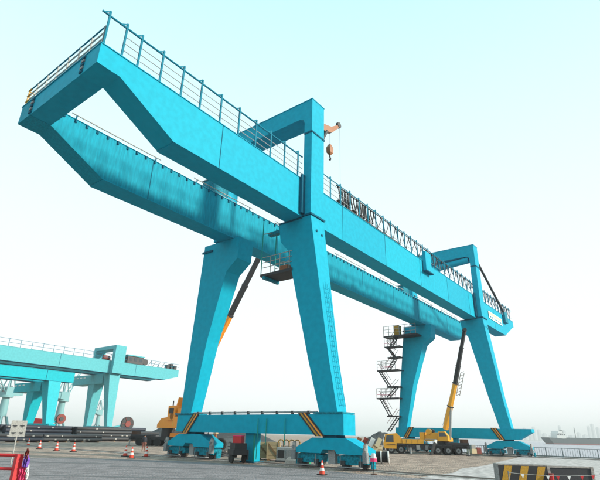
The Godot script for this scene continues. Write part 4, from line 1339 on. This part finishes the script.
# ---------------------------------------------------------------- foreground
func build_foreground() -> void:
	# white sign on a leaning pole
	var sg := thing("road_sign", "white square sign with four dark marks on a pole", "sign", Vector3(-15.85, 0, -6.1), 0.0)
	# the board faces the camera side
	sg.rotation.y = atan2(-30.9 + 15.85, 28.6 + 6.1)
	sg.rotation.z = 0.02
	rod(sg, "pole", Vector3(0, 0, 0), Vector3(0, 2.6, 0), 0.045, M.white_dirty, 10)
	bb(sg, "board", Vector3(-0.45, 1.62, 0.046), Vector3(0.45, 2.62, 0.07), M.white_dirty)
	for q in [[-0.22, 2.3], [0.2, 2.3], [-0.22, 1.88], [0.2, 1.88]]:
		bb(sg, "mark", Vector3(q[0] - 0.13, q[1] - 0.035, 0.07), Vector3(q[0] + 0.13, q[1] + 0.04, 0.076), M.dark)
		bb(sg, "mark", Vector3(q[0] - 0.05, q[1] - 0.1, 0.07), Vector3(q[0] + 0.06, q[1] - 0.04, 0.076), M.dark)
	# red guard rail, cut by the left edge
	var gr := thing("guard_rail", "red steel guard rail with post in the left bottom corner", "guard rail", Vector3(-22.2, 0, 9.05))
	var dv := Vector3(-0.32, 0, -0.40).normalized()
	bb(gr, "post", Vector3(-0.11, 0, -0.11), Vector3(0.11, 1.3, 0.11), M.red)
	for h in [0.82, 1.26]:
		rod(gr, "rail", Vector3(0, h, 0), dv * 3.0 + Vector3(0, h, 0), 0.055, M.red, 10)
	bb(gr, "post", dv * 3.0 + Vector3(-0.09, 0, -0.09), dv * 3.0 + Vector3(0.09, 1.3, 0.09), M.red)
	# cloths knotted to the post
	var ck := thing("knotted_cloth", "pink and violet cloth tied round the red guard rail post", "cloth", Vector3(-22.05, 0, 9.2))
	rag(ck, "pink_cloth", Vector3(0.02, 1.12, 0.1), 0.26, 0.85, 3, M.pink)
	rag(ck, "violet_cloth", Vector3(0.0, 1.3, 0.16), 0.2, 0.42, 7, M.violet)
	rag(ck, "white_ribbon", Vector3(0.1, 1.0, 0.2), 0.08, 0.5, 11, M.white)
	rag(ck, "red_cloth", Vector3(-0.02, 1.5, 0.12), 0.15, 0.34, 5, M.red_oxide)
	# striped concrete block
	var turn := atan2(-1.94, 1.49)
	var bl := thing("striped_block", "concrete block with black and yellow diagonal stripes", "concrete block", Vector3(-2.7, 0.0, 21.25), turn)
	var hw := 1.24
	bb(bl, "block", Vector3(-hw, 0.0, -0.25), Vector3(hw, 1.06, 0.4), M.concrete)
	bb(bl, "face_plate", Vector3(-hw, 0.02, 0.4), Vector3(hw, 1.0, 0.41), M.black)
	for k in 3:
		var x0 := -0.95 + k * 0.84
		ext(bl, "yellow_stripe", [Vector2(x0 - 0.28, 0.03), Vector2(x0 + 0.1, 0.03), Vector2(x0 + 0.42, 0.98), Vector2(x0 + 0.04, 0.98)], "z", 0.41, 0.416, M.hazard_yellow)
	# dark panel screen beside it
	var pn := thing("panel_screen", "low dark panel screen in pale frame right of striped block", "screen", Vector3(-1.35, 0, 23.3), turn)
	bb(pn, "panel", Vector3(-1.0, 0.08, -0.03), Vector3(1.08, 0.93, 0.03), M.steel_dark)
	bb(pn, "frame_post", Vector3(-1.16, 0.0, -0.07), Vector3(-1.0, 1.02, 0.07), M.concrete)
	bb(pn, "frame_post", Vector3(1.08, 0.0, -0.07), Vector3(1.22, 1.02, 0.07), M.concrete)
	bb(pn, "top_rail", Vector3(-1.0, 0.93, -0.06), Vector3(1.08, 1.02, 0.06), M.concrete)
	var rp := thing("red_bollard", "small red bollard between striped block and dark panel", "bollard", Vector3(-2.25, 0, 22.6))
	cone(rp, "body", Vector3(0, 0, 0), Vector3(0, 0.62, 0), 0.13, 0.11, M.red, 14)
	rod(rp, "cap", Vector3(0, 0.62, 0), Vector3(0, 0.68, 0), 0.12, M.red_oxide, 14)
	# bunting string in front
	var bu := thing("bunting_string", "string of small white and red pennants before the block", "bunting", Vector3(-2.6, 0, 22.2), turn)
	var pts := []
	for i in 21:
		var a := i / 20.0
		pts.append(Vector3(-1.7 + a * 4.6, 0.68 - 0.1 * sin(PI * a), 0.2))
	tube(bu, "string", pts, 0.012, M.white_dirty, 5)
	var px := [-1.0, 0.25, 0.75, 1.3, 1.95, 2.5]
	for i in 6:
		var a: float = (px[i] + 1.7) / 4.6
		var y := 0.68 - 0.1 * sin(PI * a)
		ext(bu, "pennant", [Vector2(px[i] - 0.09, y), Vector2(px[i] + 0.09, y), Vector2(px[i], y - 0.2)], "z", 0.192, 0.208, M.white if i in [0, 1, 3] else M.red)
	for x in [-1.7, 2.9]:
		rod(bu, "stake", Vector3(x, 0, 0.2), Vector3(x, 0.75, 0.2), 0.03, M.grey)

# ---------------------------------------------------------------- across the water
func build_horizon() -> void:
	var sh := thing("cargo_ship", "long dark cargo ship with white deckhouse moored across the water", "ship", Vector3(802, -2.5, -138), atan2(-57.0, 52.0))
	ext(sh, "hull", [Vector2(-9, 9.2), Vector2(-3, 1.2), Vector2(0, 1.2), Vector2(170, 1.2), Vector2(174, 9.0), Vector2(14, 8.0), Vector2(6, 8.6)], "z", -11, 11, M.hull)
	ext(sh, "boot_topping", [Vector2(-3.0, 1.2), Vector2(-1, -1), Vector2(170, -1), Vector2(170, 1.2)], "z", -10.9, 10.9, M.hull_red)
	var dh := bb(sh, "deckhouse", Vector3(6, 8.2, -8), Vector3(20, 15, 8), M.white)
	for k in 4:
		bx(dh, "window", Vector3(2.0, 1.4, 0.3), Vector3(-5 + k * 3.3, 1.6, 8.05), M.glass_dark)
	bb(sh, "bridge", Vector3(8, 15, -9), Vector3(15, 18.5, 9), M.white)
	bb(sh, "funnel", Vector3(17, 15, -2), Vector3(20, 20, 2), M.grey)
	for k in 4:
		bb(sh, "hatch", Vector3(26 + k * 32, 8.0, -7), Vector3(52 + k * 32, 9.6, 7), M.hull)
	rod(sh, "mast", Vector3(40, 8, 0), Vector3(40, 24, 0), 0.5, M.grey)
	rod(sh, "mast", Vector3(100, 8, 0), Vector3(100, 22, 0), 0.5, M.grey)
	# far shore and its towers
	var shore := []
	for p in [Vector2(4500, -8500), Vector2(4550, -2700), Vector2(4680, -1350), Vector2(5150, -450), Vector2(5800, 750), Vector2(7600, 4000), Vector2(8900, 4000), Vector2(8900, -8500)]:
		shore.append(p)
	var fs := ext(self, "far_shore", shore, "y", -3.0, 3.0, M.tower)
	structure(fs)
	var list := [[512, 22, 40], [519, 34, 26], [524, 70, 20], [529, 52, 24], [533, 78, 18], [538, 62, 22], [543, 40, 30], [551, 30, 44], [559, 88, 16], [563, 60, 20], [570, 34, 40], [577, 52, 22], [583, 38, 30], [588, 90, 18], [592, 104, 20], [597, 84, 22], [603, 70, 24]]
	var ords := ["first", "second", "third", "fourth", "fifth", "sixth", "seventh", "eighth", "ninth", "tenth", "eleventh", "twelfth", "thirteenth", "fourteenth", "fifteenth", "sixteenth", "seventeenth"]
	for i in list.size():
		var q = list[i]
		var a: float = (q[0] - 505.0) / 95.0
		var at := Vector3(lerpf(3150, 3500, a), 3.0, lerpf(-849, -392, a)) * Vector3(1.5, 1, 1.5) + Vector3(15, 0, -14)
		var t := thing("tower_block", "hazy far tower block, %s from the left on the far shore" % ords[i], "tower block", at, 0.9, "hazy towers on the far shore")
		var h: float = q[1] * 1.4
		var w: float = q[2] * 1.15
		bb(t, "shaft", Vector3(-w * 0.5, 0, -w * 0.4), Vector3(w * 0.5, h, w * 0.4), M.tower)
		bb(t, "roof_house", Vector3(-w * 0.2, h, -w * 0.2), Vector3(w * 0.15, h + 5, w * 0.2), M.tower)
